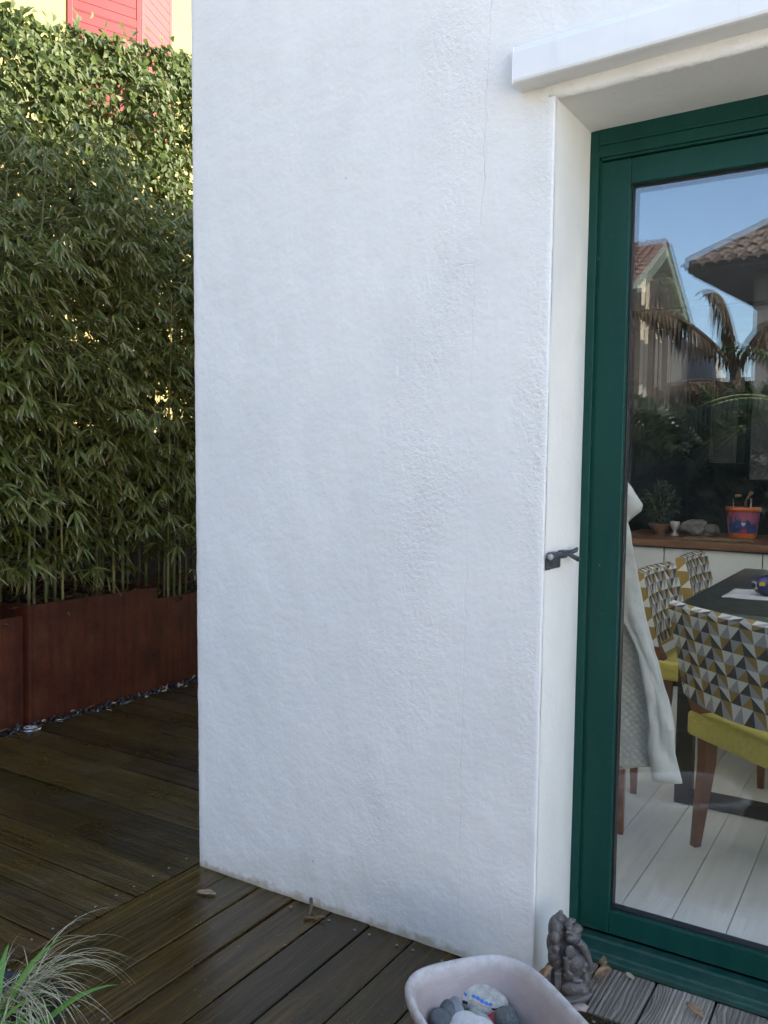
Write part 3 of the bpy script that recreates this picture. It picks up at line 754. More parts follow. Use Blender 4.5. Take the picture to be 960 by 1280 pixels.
def bamboo(x, y, z0, h, nleaf, seed):
    r = random.Random(seed); b = empty('bamboo_cane', (x, y, z0), 0, ('bare yellowish bamboo cane at the front of ' if nleaf < 300 else 'leafy green bamboo cane growing in ')+('the low rusty planter at the left' if y < .655 else 'the tall middle rusty planter' if y < 1.52 else 'the rusty planter behind the white wall corner'), 'bamboo', 'bamboo canes in the rusty steel planters')
    lx, ly = r.uniform(-.02, .16), r.uniform(-.16, .16); R0 = r.uniform(.006, .0105)
    def at(t): return Vector((lx*t*t*h/2.2, ly*t*t*h/2.2, h*t))
    m = MB(); pts = []; rad = []; nn = int(h/.16)
    for i in range(nn+1):
        t = i/nn; p = at(t); rr_ = R0*(1-.72*t)
        pts += [p-Vector((0, 0, .004)), p, p+Vector((0, 0, .004))]; rad += [rr_, rr_*1.22, rr_]
    m.tube(pts, rad, 7); 
    pos = []; dr = []; br = []
    per = max(1, nleaf//6)
    for k in range(per):
        t = r.uniform(.21, 1.0) ** .85 if r.random() < .95 else r.uniform(.12, .25)
        p = at(t)
        if mnoise.noise(Vector(((p.y+y)*2.6, (p.z+z0)*2.2, x*.6))) < -.10 and r.random() < .72 and p.z+z0 < 2.9: continue
        a = r.uniform(-1.9, 1.9) if r.random() < .75 else r.uniform(-PI, PI); ln = r.uniform(.08, .42)*(1.1-.5*t); up = r.uniform(-.15, .9) 
        e = p+Vector((math.cos(a)*ln, math.sin(a)*ln, up*ln*.6)); br.append((p, e))
        # a fan of leaves at the tip of the twig, now and then another half way
        for q, m_ in ((e, r.choice((4, 5, 6, 7))), (p.lerp(e, .55), r.choice((0, 0, 3)))):
            sp = r.uniform(.45, 1.0); tilt = r.uniform(-1.1, .15)
            for j in range(m_):
                b2 = a+sp*(j-(m_-1)/2)*.62+r.uniform(-.15, .15)
                pos.append(q+Vector((r.uniform(-.008, .008), r.uniform(-.008, .008), r.uniform(-.008, .008)))); dr.append((math.cos(b2), math.sin(b2), tilt+r.uniform(-.35, .2)))
    for p, e in br: m.tube([p, p.lerp(e, .5)+Vector((0, 0, .012)), e], [.0020, .0016, .0008], 4, cap=False)
    m.build('culm', 'culm' if nleaf > 300 else 'culm_dry', b)
    k = len(pos); nr = unit_rand(k)*.45+np.array([.25, 0, 1.])
    f = link('foliage', leaves_mesh('foliage', [tuple(v) for v in pos], dr, nr, rng.uniform(.058, .128, k)*(1.15-.32*np.array([v.z for v in pos])/h), rng.uniform(.012, .023, k), .28, .22), 'bamboo_leaf', b)
    f['kind'] = 'stuff'
    return b
rb = random.Random(21)
for i in range(84):
    y = -.55+3.4*(i+rb.uniform(-.4, .4))/83; x = rb.uniform(-3.50, -3.03) if i % 9 else rb.uniform(-3.06, -3.0)
    h = rb.uniform(2.3, 3.15)*(1 if x < -3.2 else rb.uniform(.6, 1.0))
    bamboo(x, y, .46, h-.4, int((740 if i % 9 else 230)*h/2.8), i*13+5)

# ------------------------------------------------------------------ yellow house beyond the hedge
yh = empty('yellow_house', (-9, 5, -.2), 0, 'sunlit pale yellow house with red shutters behind the hedge', 'house')
m = MB(); m.box(-6, 0, -14, 12, 0, 10.5); m.build('wall', 'yellow_wall', yh)
m = MB(); m.prism([(-6.4, -14.4, 10.5), (.6, -14.4, 10.5), (-2.9, -14.4, 12.8)], (0, 26.8, 0)); m.build('roof', 'tile_red', yh)
def shutter_leaf(p0, p1, z0, z1):
    p0, p1 = Vector(p0), Vector(p1); L = (p1-p0).length; a = math.atan2(p1.y-p0.y, p1.x-p0.x)
    m = MB(); w = .07; T = .035
    m.box(0, w, 0, T, z0, z1, bev=.004); m.box(L-w, L, 0, T, z0, z1, bev=.004)
    for z in (z0, (z0+z1)/2-.05, z1-.1): m.box(w, L-w, .002, T-.002, z, z+.1, bev=.004)
    k = 0; z = z0+.1
    f = m.build('shutter_leaf', 'red_paint', yh); f.location = (p0.x, p0.y, 0); f.rotation_euler = (0, 0, a)
    n = int((z1-z0)/.135)
    for k in range(n):
        mm = MB(); za = z0+.02+k*(z1-z0-.04)/n; mm.box(w+.001, L-w-.001, .0045, T-.0045, za+.0015, za+(z1-z0-.04)/n-.0015, bev=.003); s = mm.build('slat', 'red_paint', f)
shutter_leaf((.02, .62, 0), (.40, 1.55, 0), 6.3, 8.9)
shutter_leaf((.405, 1.56, 0), (.06, 2.46, 0), 6.3, 8.9)
m = MB(); m.box(.002, .03, .75, 2.35, 6.4, 8.8); m.build('window', 'window_dark', yh)

# ------------------------------------------------------------------ what the glass mirrors: houses and garden behind the viewer
def tile_rows(m, o, ux, uy, w, h, rx, ry, mi=0):
    """rounded tiles: channels running down the slope uy, stepped every ry"""
    o, ux, uy = Vector(o), Vector(ux).normalized(), Vector(uy).normalized(); nz = ux.cross(uy)
    if nz.z < 0: nz = -nz
    nc, nr = int(w(0) if callable(w) else w/rx) if False else int(w/rx), int(h/ry)
    for r in range(nr):
        for c in range(nc):
            if callable(m.clip) and not m.clip((c+.5)*rx, (r+.5)*ry): continue
            P = []
            for s, k in ((0, 0), (1, .05)):
                P.append([o+ux*(c*rx+rx*(.5-.5*math.cos(a)))+uy*((r+1-s+.12*(1-s))*ry)+nz*(math.sin(a)*rx*.32+(0 if s else .04)) for a in np.linspace(0, PI, 5)])
            m.grid(P, mi, False)
def gable_house():
    # gable end faces +x; ridge runs away along -x
    X, Yc, Za, hw, dz = -6.0, -24.5, 8.45, 3.65, 2.05
    r = empty('gabled_house', (X-4, Yc, -.2), 0, 'cream house with green eaves mirrored in the door glass', 'house')
    m = MB(); g = .7
    ez = Za-dz
    m.prism([(X-g, Yc-hw+.35, 0), (X-g, Yc+hw-.35, 0), (X-g, Yc+hw-.35, ez+.12), (X-g, Yc, Za-.28), (X-g, Yc-hw+.35, ez+.12)], (-9, 0, 0))
    o = m.build('wall', 'cream_wall', r); o.location = (-X+4, -Yc, .2)
    for s in (1, -1):
        m = MB(); m.clip = None
        a, b = Vector((X, Yc, Za)), Vector((X, Yc+s*hw, ez))
        dn = (b-a).normalized(); L = (b-a).length
        nrm = Vector((0, s*dz, hw)).normalized()
        m.prism([a, b, b-nrm*.10, a-nrm*.10], (-10, 0, 0))
        tile_rows(m, a+nrm*.02-Vector((10, 0, 0)), (1, 0, 0), dn, 10.1, L+.15, .24, .38, 1)
        o = m.build('roof', ['eave_paint', 'tile_red'], r); o.location = (-X+4, -Yc, .2)
        m = MB(); m.prism([a+Vector((.03, 0, -.02)), b+Vector((.03, 0, -.02)), b+Vector((.03, 0, -.30)), a+Vector((.03, 0, -.30))], (-.06, 0, 0))
        o = m.build('barge_board', 'eave_paint', r); o.location = (-X+4, -Yc, .2)
        for t in (.3, .68):
            q = a.lerp(b, t); m = MB(); m.box(X-g, X-.05, q.y-.08, q.y+.08, q.z-.34, q.z-.13); o = m.build('bracket', 'eave_paint', r); o.location = (-X+4, -Yc, .2)
gable_house()
def hip_house():
    ex, ey, ez = -1.66, -8.3, 3.86; W, D = 7.5, 2.6; pit = .72
    r = empty('hipped_house', (3.33, -10.33, -.2), math.radians(8), 'house with painted-in shade on its wall and dark brown tiled hip roof mirrored in the door glass', 'house')
    m = MB(); m.box(-.98, 5.0, -10.6, -8.62, -.2, 3.70); o = m.build('wall', 'shaded_wall', r); o.location = (-3, 11, .2)
    m = MB(); m.box(ex, ex+W, ey-D, ey, 3.75, 3.84); o = m.build('eaves', 'dark_timber', r); o.location = (-3, 11, .2)
    m = MB(); m.clip = None
    h = D/2; A, B, Cc, Dd = Vector((ex, ey, ez)), Vector((ex+W, ey, ez)), Vector((ex+W, ey-D, ez)), Vector((ex, ey-D, ez))
    R1, R2 = Vector((ex+h, ey-h, ez+h*pit)), Vector((ex+W-h, ey-h, ez+h*pit))
    m.add([A, B, Cc, Dd, R1, R2], [(0, 1, 5, 4), (2, 3, 4, 5), (1, 2, 5), (3, 0, 4)], 0)
    sl = math.sqrt(1+pit*pit)
    top = ez+h*pit
    m.clip = lambda u, v: (u-(h-v/sl) > -.02) and (u-(h-v/sl) < W-2*(h-v/sl)+.02)
    # front slope, rows counted from the ridge downwards
    m.clip = lambda u, v: u > h-v/sl-.05 and u < W-h+v/sl+.05
    tile_rows(m, Vector((ex, ey-h, top+.01)), (1, 0, 0), (0, 1, -pit), W, h*sl+.1, .16, .24, 0)
    m.clip = lambda u, v: u > h-v/sl-.05 and u < D-h+v/sl+.05
    tile_rows(m, Vector((ex+h, ey-D, top+.01)), (0, 1, 0), (-1, 0, -pit), D, h*sl+.1, .16, .24, 0)
    m.tube([R1, A], .09, 6); m.tube([R1, R2], .09, 6)
    o = m.build('roof', 'tile_brown', r, fix=False); o.location = (-3, 11, .2)
    m = MB(); m.box(.1, 1.2, -8.62, -8.58, 1.2, 2.6); o = m.build('window', 'window_dark', r); o.location = (-3, 11, .2)
hip_house()
an = empty('annex', (-2.3, -10, -.2), 0, 'low white annex with a red tiled lean-to roof mirrored in the glass', 'outbuilding')
m = MB(); m.box(-1.2, .35, -2.2, .6, 0, 3.35); m.build('wall', 'white_wall', an)
m = MB(); m.box(.351, 1.6, -1.8, .45, 0, 2.6); m.box(.36, 1.75, -1.9, .9, 2.6, 2.75); m.build('roof', 'tile_red', an)
gf = empty('garden_fence', (-2.6, -7.2, -.2), 0, 'grey board fence mirrored at the left edge of the door glass', 'fence')
for i in range(9):
    m = MB(); m.box(-1.1+i*.2, -1.1+i*.2+.185, 0, .025, 0, 3.75-.02*i, bev=.003); m.build('fence_board', 'fence_wood', gf)
m = MB(); m.box(.74, .84, -.06, .06, 0, 3.7, bev=.005); m.build('post', 'fence_wood', gf)
m = MB(); m.box(.9, .98, -.06, .06, 0, 3.55, bev=.005); m.build('post', 'fence_wood', gf)

def shrub(x, y, rx, ry, h, n, label, z0=-.2, cat='shrub'):
    r = empty('garden_shrub', (x, y, z0), 0, label, cat)
    m = MB()
    for i in range(7):
        a = rnd.uniform(0, 6.28); k = rnd.uniform(.2, .7)
        m.tube([(0, 0, 0), (math.cos(a)*rx*k*.4, math.sin(a)*ry*k*.4, h*.4), (math.cos(a)*rx*k, math.sin(a)*ry*k, h*.85)], [.03, .02, .006], 6)
    m.build('stems', 'twig', r)
    u = unit_rand(n); rad = .55+.45*rng.random(n)**.5; lump = np.array([1+.28*mnoise.noise(Vector(tuple(q*2.1))+Vector((x, y, 0))) for q in u])
    P = u*np.array([rx, ry, h*.52])*(rad*lump)[:, None]+np.array([0, 0, h*.52]); P[:, 2] = np.maximum(P[:, 2], .05)
    f = link('foliage', leaves_mesh('foliage', P, u+unit_rand(n)*.8, u+np.array([0, 0, .6])+unit_rand(n)*.5, rng.uniform(.08, .16, n), rng.uniform(.04, .08, n), .3, .2, 'ivy'), 'garden_leaf', r); f['kind'] = 'stuff'
    return r
shrub(-2.7, -3.9, 1.0, .8, 2.0, 7000, 'rounded dark green shrub by the board fence')
shrub(-1.4, -4.1, 1.1, .9, 2.0, 7500, 'broad dark shrub in front of the white annex')
shrub(-.1, -4.2, 1.2, .9, 2.05, 8500, 'big dark shrub in front of the hip-roofed house')
wh = empty('bounce_house', (3.2, -8.5, -.2), 0, 'added unseen white house bouncing sunlight from across the terrace to the right', 'house')  # unseen house added as a reflector, fills the white wall and reveal
m = MB(); m.box(0, 9.5, -7, 0, 0, 5.6); m.build('wall', 'bounce_wall', wh)
m = MB(); m.prism([(-.5, .5, 5.6), (-.5, -7.5, 5.6), (-.5, -3.5, 7.4)], (10.5, 0, 0)); m.build('roof', 'tile_red', wh)
for k in range(3):
    m = MB(); m.box(1.2+2.8*k, 2.3+2.8*k, .001, .05, 3.3, 4.7); m.build('window', 'window_dark', wh)
m = MB(); m.box(2.42, 12, -8.4, 1.5, -.19, -.02); m.box(.9, 2.4198, -8.4, -3.45, -.19, -.02); tag(m.build('bounce_terrace', 'bounce_stone'), kind='structure')  # pale paving added out of view to bounce sun onto the lower wall
# banana with torn dead leaves
ban = empty('banana_plant', (-.42, -4.35, -.2), 0, 'banana plant with torn brown hanging leaves mirrored in the glass', 'plant')
m = MB(); m.tube([(0, 0, 0), (.02, 0, 1.2), (.0, .02, 2.35)], [.12, .09, .05], 10); m.build('trunk', 'dead_leaf', ban)
def torn_leaf(p0, p1, p2, width, seed, mat='dead_leaf'):
    r = random.Random(seed); m = MB(); p0, p1, p2 = Vector(p0), Vector(p1), Vector(p2); K = 26; prev = None
    pts = []
    for i in range(K+1):
        t = i/K; pts.append(p0*(1-t)**2+p1*2*t*(1-t)+p2*t*t)
    m.tube(pts, list(np.linspace(.022, .006, K+1)), 5)
    for sgn in (1, -1):
        for i in range(1, K):
            if r.random() < .16: continue
            a, b = pts[i], pts[i+1]; w = width*math.sin(PI*min(1, i/K*1.05+.06))*r.uniform(.45, 1.15)
            side = (b-a).cross(Vector((0, 0, 1))).normalized()*sgn
            dn = (side*.35+Vector((0, 0, -1))+Vector((r.uniform(-.3, .3), r.uniform(-.3, .3), 0))*.6).normalized()
            q = (a+b)/2+side*w*.25
            m.add([a, b, b+dn*w*.5+side*w*.22, (a+b)/2+dn*w+side*w*.1*r.uniform(.5, 1.5), a+dn*w*.55+side*w*.2], [(0, 1, 2, 3, 4)])
    return m.build('leaf', mat, ban, fix=False)
torn_leaf((0, 0, 2.30), (-.42, .06, 2.92), (-.95, .1, 2.82), .34, 3)
torn_leaf((0, .02, 2.33), (-.05, .1, 3.05), (-.28, .12, 2.86), .42, 5)
torn_leaf((0, .02, 2.30), (.22, .15, 2.85), (.42, .25, 2.45), .34, 8)
torn_leaf((0, 0, 2.2), (-.4, .2, 2.3), (-.8, .3, 2.0), .30, 9)
palm = empty('palm', (.28, -3.9, -.2), 0, 'dark green palm with feathery fronds mirrored low in the glass', 'palm')
m = MB(); m.tube([(0, 0, 0), (.02, .02, .8), (0, 0, 1.75)], [.13, .11, .09], 10); m.build('trunk', 'twig', palm)
for k in range(17):
    a = k*2.399; el = rnd.uniform(.35, 1.25); L = rnd.uniform(.8, 1.2); pts = []; q = Vector((0, 0, 1.75)); d = Vector((math.cos(a)*math.cos(el), math.sin(a)*math.cos(el), math.sin(el)))
    pos = []; dr = []; nr = []
    for i in range(16):
        pts.append(q.copy()); q = q+d*L/15; d = (d+Vector((0, 0, -.10))).normalized()
        if i > 1:
            side = d.cross(Vector((0, 0, 1))).normalized()
            for s in (1, -1):
                for e in (0, .5): pos.append(q-d*L/15*e); dr.append(d*.7+side*s+Vector((0, 0, -.25))); nr.append(Vector((0, 0, 1)))
    m = MB(); m.tube(pts, list(np.linspace(.014, .003, 16)), 5); fr = m.build('frond', 'culm', palm)
    link('leaflets', leaves_mesh('leaflets', [tuple(v) for v in pos], [tuple(v) for v in dr], [tuple(v) for v in nr], np.full(len(pos), .26), np.full(len(pos), .022), .3, .25), 'garden_leaf', fr)

# ------------------------------------------------------------------ kitchen seen through the glass
kf = empty('kitchen_floor', (0, 0, 0), 0, kind='structure')
m = MB(); m.box(-1.0, 5.4, .3365, 7.2, -.06, -.012); m.build('floor_bed', 'gasket', kf)
fx = [.155+.1475*i for i in range(-8, 33)]
FB = MB(); FB.box(-.0725, .0725, -3.43, 3.43, -.012, .0, bev=.0012); FBM = FB.mesh('floor_board'); FBM.materials.append(MAT['floor'])
for x in fx:
    if x < -.95 or x > 5.3: continue
    o = bpy.data.objects.new('floor_board', FBM); COL.objects.link(o); o.parent = kf; o.location = (x, 3.77, .010)
for nm, b, mt in (('wall', (-1.12, -.902, .314, 7.2, 0, 4.86), 'interior_wall'), ('wall', (5.4, 5.6, .314, 7.2, 0, 4.86), 'interior_wall'),
                  ('back_wall', (-.9, 5.398, 5.6, 5.8, 0, 2.298), 'black_wall'), ('ceiling', (-.9, 5.398, 3.36, 7.2, 2.3, 2.5), 'kitchen_grey'), ('shade_parapet', (-.9, 5.398, 3.30, 3.355, 2.3, 4.2), 'black_wall'), ('kitchen_side_wall', (-.8995, -.88, 3.36, 5.59, 0, 2.298), 'black_wall')):  # dark parapet added and ceiling lowered to keep light off the kitchen
    m = MB(); m.box(*b); tag(m.build(nm, mt), kind='structure')
# counter
ct = empty('kitchen_counter', (0, 3.28, 0), 0, 'wooden topped kitchen counter with white doors behind the table', 'counter')
m = MB(); m.box(-.9, 2.6, -.02, .95, .862, .902, bev=.003); m.build('worktop', 'worktop', ct)
m = MB(); m.box(-.895, 2.59, .03, .9, .012, .860); m.build('carcass', 'gasket', ct)
for i in range(6):
    a = -.895+ .4 + (i-1)*.552
    m = MB(); m.box(a+.003, a+.552-.003, .006, .028, .06, .852, bev=.002); m.build('door_panel', 'kitchen_white', ct)
wc = empty('wall_cabinet', (-.9, 3.9, 1.73), 0, 'grey upper kitchen cabinet hanging at the left', 'cabinet')
m = MB(); m.box(.01, .26, .02, .5, 0, .55, bev=.002); m.build('carcass', 'kitchen_grey', wc)
for i in range(2):
    m = MB(); m.box(.012+i*.125, .132+i*.125, 0, .018, .003, .547, bev=.002); m.build('door_panel', 'kitchen_grey', wc)
gc = empty('glass_cabinet', (-.62, 5.2, 1.40), 0, 'narrow glass fronted cabinet on the dark kitchen wall', 'cabinet')
m = MB(); m.box(0, .2, 0, .38, 0, .88, bev=.003); m.build('carcass', 'black_metal', gc)
m = MB(); m.box(0, .022, -.02, -.001, 0, .9); m.box(.178, .2, -.02, -.001, 0, .9); m.box(.022, .178, -.019, -.001, 0, .03); m.box(.022, .178, -.019, -.001, .87, .9); m.build('frame', 'kitchen_grey', gc)
hc = empty('tall_cabinet', (-.32, 5.18, 1.27), 0, 'plain grey wall cabinet beside the glass fronted one', 'cabinet')
m = MB(); m.box(0, .62, .02, .4, .0, 1.0, bev=.003); m.build('carcass', 'kitchen_grey', hc)
for i in range(2):
    m = MB(); m.box(.003+i*.31, .307+i*.31, 0, .018, .003, .99, bev=.002); m.build('door_panel', 'kitchen_grey', hc)
# things on the counter
ZC = .902
pp = empty('potted_herb', (-.645, 3.78, ZC), 0, 'leafy green herb in a pink bowl on the counter', 'plant')
m = MB(); m.lathe([(0, 0), (.032, 0), (.034, .01), (.055, .03), (.074, .065), (.077, .07), (.072, .070), (.05, .035), (0, .03)], 24); m.build('pot', 'pink_clay', pp)
m = MB()
for i in range(16):
    a = rnd.uniform(0, 6.28); m.tube([(0, 0, .05), (math.cos(a)*.04, math.sin(a)*.04, .17), (math.cos(a)*.09, math.sin(a)*.09, rnd.uniform(.22, .34))], [.003, .002, .001], 4)
m.build('stems', 'culm', pp)
n = 420; u = unit_rand(n); P_ = u*np.array([.11, .11, .14])*(rng.random(n)**.4)[:, None]+np.array([0, 0, .21])
o = link('foliage', leaves_mesh('foliage', P_, u+unit_rand(n)*.6, u+unit_rand(n), rng.uniform(.025, .045, n), rng.uniform(.012, .022, n), .3, .2), 'garden_leaf', pp); o['kind'] = 'stuff'
m = MB(); m.lathe([(0, 0), (.026, 0), (.026, .006), (.012, .014), (.010, .03), (.022, .045), (.030, .07), (.031, .092), (.028, .092), (.02, .05), (0, .045)], 20)
o = m.build('egg_cup', 'white_china'); o.location = (-.535, 3.72, ZC); tag(o, 'small white egg cup between the pink bowl and the bag', 'egg cup')
m = MB(); m.ball((0, 0, .05), (.10, .06, .052), 16, jit=.55, seed=3); m.ball((.09, .01, .035), (.06, .05, .036), 16, jit=.6, seed=9)
o = m.build('paper_bag', 'crumple'); o.location = (-.43, 3.8, ZC); tag(o, 'crumpled brownish bag lying beside the white egg cup', 'bag')
for f in o.data.polygons: f.use_smooth = False
wm = empty('place_mat', (-.22, 3.52, ZC+.002), .12, 'brown woven straw mat lying under the orange bucket front', 'mat')
m = MB(); m.box(-.21, .19, -.10, .10, 0, .007, bev=.002); m.build('weave', 'mat_straw', wm)
m = MB()
for i in range(26): m.box(-.205+i*.0152, -.197+i*.0152, -.106, -.092, .001, .011, bev=.001)
m.build('stitching', 'dry_leaf', wm)
bk = empty('bucket', (-.135, 3.80, ZC), 0, 'orange plastic bucket with a blue printed band holding utensils', 'bucket')
m = MB(); m.lathe([(0, 0), (.080, 0), (.082, .012), (.0855, .034)], 32); m.lathe([(.0995, .172), (.1065, .173), (.1075, .192), (.104, .197), (.097, .196), (.094, .19), (.078, .01), (0, .008)], 32)
m.build('shell', 'orange_plastic', bk)
m = MB(); m.lathe([(.0855, .034), (.0995, .172)], 32, mi=0)
def band(u0, u1, lo, hi, mi, r):
    P = []
    for i in range(25):
        a = -PI/2+.2+u0+(u1-u0)*i/24; P.append([((.0855+(.0995-.0855)*((z-.034)/.138)+r)*math.cos(a), (.0855+(.0995-.0855)*((z-.034)/.138)+r)*math.sin(a), z) for z in np.linspace(lo(i/24), hi(i/24), 4)])
    m.grid(P, mi)
band(-1.1, 1.1, lambda t: .036, lambda t: .085+.03*math.sin(t*3.4)+.012*math.sin(t*23), 1, .0006)
band(-.95, -.45, lambda t: .06, lambda t: .12+.02*math.sin(t*9), 1, .0012)
band(-.12, .22, lambda t: .036, lambda t: .06, 2, .0014)
for k, (z, w) in enumerate(((.098, .30), (.091, .22), (.083, .14))): band(-.02-w/2, -.02+w/2, lambda t: z, lambda t: z+.0035, 3, .0018)
m.build('printed_band', ['purple_print', 'blue_print', 'paint_red', 'white_print'], bk)
for nm, pts, rr_, mt in (('whisk', [(-.05, 0, .02), (-.062, -.01, .25)], .004, 'steel'), ('ladle', [(.04, 0, .02), (.045, -.01, .255)], .006, 'steel'), ('fork', [(.01, .02, .02), (.015, .02, .23)], .004, 'steel')):
    m = MB(); m.tube(pts, rr_, 8); o = m.build(nm, mt); o.location = (-.135, 3.80, ZC)
    tag(o, {'whisk': 'thin steel handle at the left inside the orange bucket', 'ladle': 'thick steel handle at the right inside the orange bucket', 'fork': 'short steel handle in the middle of the orange bucket'}[nm], 'utensil', 'utensils standing in the orange bucket')
m = MB(); m.tube([(0, .03, .02), (.035, .02, .24), (.07, .01, .295)], [.005, .005, .012], 8); m.ball((-.01, .0, .268), (.022, .012, .012), 10)
o = m.build('spoon', 'mat_straw'); o.location = (-.16, 3.80, ZC); tag(o, 'wooden spoon leaning out of the top of the orange bucket', 'utensil', 'utensils standing in the orange bucket')

# dining table
tb = empty('dining_table', (0, 0, 0), 0, 'dark slate topped dining table on a black metal frame', 'table')
m = MB(); m.box(-.01, 1.0, 1.40, 3.12, .752, .782, bev=.003); m.build('tabletop', 'table_slate', tb)
m = MB(); m.box(.006, .984, 1.395, 1.399, .752-.006, .779); m.build('table_edge', 'table_edge', tb)
for y in (1.44, 3.0):
    m = MB(); m.box(.022, .085, y-.03, y+.03, .012, .751, bev=.003); m.box(.92, .98, y-.03, y+.03, .012, .751, bev=.003); m.box(.0855, .9195, y-.03, y+.03, .012, .062, bev=.003)
    m.build('leg_frame', 'black_metal', tb)
m = MB(); m.grid([[(.10+.34*i/10, 1.82+.34*j/10+.02*i/10, .7835+.0015*math.sin(i*1.3+j)) for j in range(11)] for i in range(11)])
for v in list(m.v): pass
o = m.build('napkin', 'napkin'); md = o.modifiers.new('thick', 'SOLIDIFY'); md.thickness = .002; tag(o, 'pale grey paper napkin under the blue packet on the table', 'napkin')
bx = empty('snack_packet', (.262, 1.98, .788), .35, 'shiny dark blue packet with yellow patches on the table', 'packet')
m = MB(); m.ball((0, 0, .042), (.068, .05, .045), 16, jit=.25, seed=4); 
pk = m.build('wrapper', 'navy_print', bx)
m = MB()
for a, z, s in ((-2.1, .05, .014), (-1.55, .062, .018), (-1.2, .03, .014), (-2.5, .03, .01), (-.8, .055, .014)):
    c = Vector((.071*math.cos(a), .053*math.sin(a), z)); tg = Vector((-math.sin(a), math.cos(a), 0)); m.add([c-tg*s-Vector((0, 0, s*.6)), c+tg*s*.8-Vector((0, 0, s*.5)), c+tg*s+Vector((0, 0, s*.5)), c-tg*s*.7+Vector((0, 0, s*.7))], [(0, 1, 2, 3)])
m.build('yellow_patch', 'yellow_print', bx, fix=False)
m = MB(); a = -2.7; c = Vector((.069*math.cos(a), .052*math.sin(a), .045)); tg = Vector((-math.sin(a), math.cos(a), 0))
for i in range(5): m.add([c+tg*(-.014+i*.006)+Vector((0, 0, -.016)), c+tg*(-.011+i*.006)+Vector((0, 0, -.016)), c+tg*(-.011+i*.006)+Vector((0, 0, .014)), c+tg*(-.014+i*.006)+Vector((0, 0, .014))], [(0, 1, 2, 3)])
m.build('printed_label', 'white_print', bx, fix=False)

# dining chairs. local: +y is the way the chair faces, rear legs at y=0, origin on the floor
def make_chair():
    r = empty('dining_chair')
    W = .50
    # back: cells of printed triangles round a padded slab
    m = MB(); cw, chh = .0345, .0330; H0, H1 = .535, .862
    def tilt(y, z): return y-.055-(z-H0)*.25
    # vertical wrap: front(bottom->top), over the top, back(top->bottom)
    T = .052; prof = []
    def arc(c, r0, a0, a1, n): return [(c[0]+r0*math.cos(a), c[1]+r0*math.sin(a)) for a in np.linspace(a0, a1, n)]
    rr_ = T/2-.004
    prof = [(-T/2, H0)]+[(-T/2, H0+(H1-.03-H0)*i/7) for i in range(1, 8)]+arc((0, H1-.026), T/2, PI*.82, PI*.18, 3)+[(T/2, H1-.03-(H1-.03-H0)*i/7) for i in range(8)]
    nx = 11; xs = [-W/2+W*i/nx for i in range(nx+1)]
    def cv(x): return -.025*(1-(2*x/W)**2)
    COM = {(0, 0): (0, 1, 0), (1, 0): (0, 3, 0), (2, 0): (1, 2, 1), (0, 1): (2, 3, 0), (1, 1): (1, 2, 0), (2, 1): (3, 0, 1)}
    for j in range(len(prof)-1):
        for i in range(nx):
            (ya, za), (yb, zb) = prof[j], prof[j+1]; xa, xb = xs[i], xs[i+1]
            sag = lambda x: (-.018*(1-(2*x/W)**2))
            q = [Vector((x, tilt(y+cv(x), z), z+(sag(x) if z < H0+.02 else 0))) for x, y, z in ((xa, ya, za), (xb, ya, za), (xb, yb, zb), (xa, yb, zb))]
            a, b, dg = COM[(i % 3, j % 2)]
            if dg == 0: m.add([q[0], q[3], q[2]], [(0, 1, 2)], a, True); m.add([q[0], q[2], q[1]], [(0, 1, 2)], b, True)
            else: m.add([q[0], q[3], q[1]], [(0, 1, 2)], a, True); m.add([q[3], q[2], q[1]], [(0, 1, 2)], b, True)
    for sx in (0, nx):   # side strips
        x = xs[sx]
        for j in range(7):
            za, zb = prof[j][1], prof[j+1][1]
            q = [Vector((x, tilt(-T/2, za), za)), Vector((x, tilt(T/2, za), za)), Vector((x, tilt(T/2, zb), zb)), Vector((x, tilt(-T/2, zb), zb))]
            m.add([q[0], q[1], q[2]], [(0, 1, 2)], 2 if j % 2 else 0); m.add([q[0], q[2], q[3]], [(0, 1, 2)], 2)
        k = [Vector((x, tilt(y, z), z)) for y, z in prof[7:12]]
        m.add(k, [tuple(range(len(k)))], 2)
    q = [Vector((x, tilt(y, H0), H0)) for x, y in ((-W/2, -T/2), (W/2, -T/2), (W/2, T/2), (-W/2, T/2))]; m.add(q, [(0, 1, 2, 3)], 2)
    m.build('backrest', ['fabric_white', 'fabric_grey', 'fabric_olive', 'fabric_dark'], r)
    m = MB(); bm = bmesh.new(); bmesh.ops.create_cube(bm, size=1)
    for v in bm.verts: v.co = Vector((v.co.x*(W+.01)*(1 if v.co.y < 0 else 1.04), .185+v.co.y*.50, .435+v.co.z*.085))
    bmesh.ops.bevel(bm, geom=bm.edges[:], offset=.016, segments=3, affect='EDGES', profile=.5)
    m.bm(bm, 0, False); m.build('seat', 'vinyl_yellow', r)
    for sx in (-1, 1):
        x = sx*(W/2-.030)
        m = MB()
        def leg(pts, ws):
            P = []
            for (px, py, pz), w in zip(pts, ws): P.append([(px-w, py-w, pz), (px+w, py-w, pz), (px+w, py+w, pz), (px-w, py+w, pz)])
            m.grid(P, smooth=False, wrap=True); m.add(P[0], [(0, 1, 2, 3)]); m.add(P[-1], [(0, 1, 2, 3)])
        leg([(x*1.06, -.025, .0), (x, 0, .30), (x, 0, .39), (x, -.03, .48), (x, -.085, .60)], [.013, .022, .024, .024, .020]); m.build('leg', 'leg_wood', r)
        m = MB(); leg([(x*1.03, .40, .0), (x, .395, .39)], [.012, .021]); m.build('leg', 'leg_wood', r)
    return r
def at_leg(o, x, y, rz, local):
    c, s = math.cos(rz), math.sin(rz); o.location = (x-(c*local[0]-s*local[1]), y-(s*local[0]+c*local[1]), .011); o.rotation_euler = (0, 0, rz)
ch = make_chair()
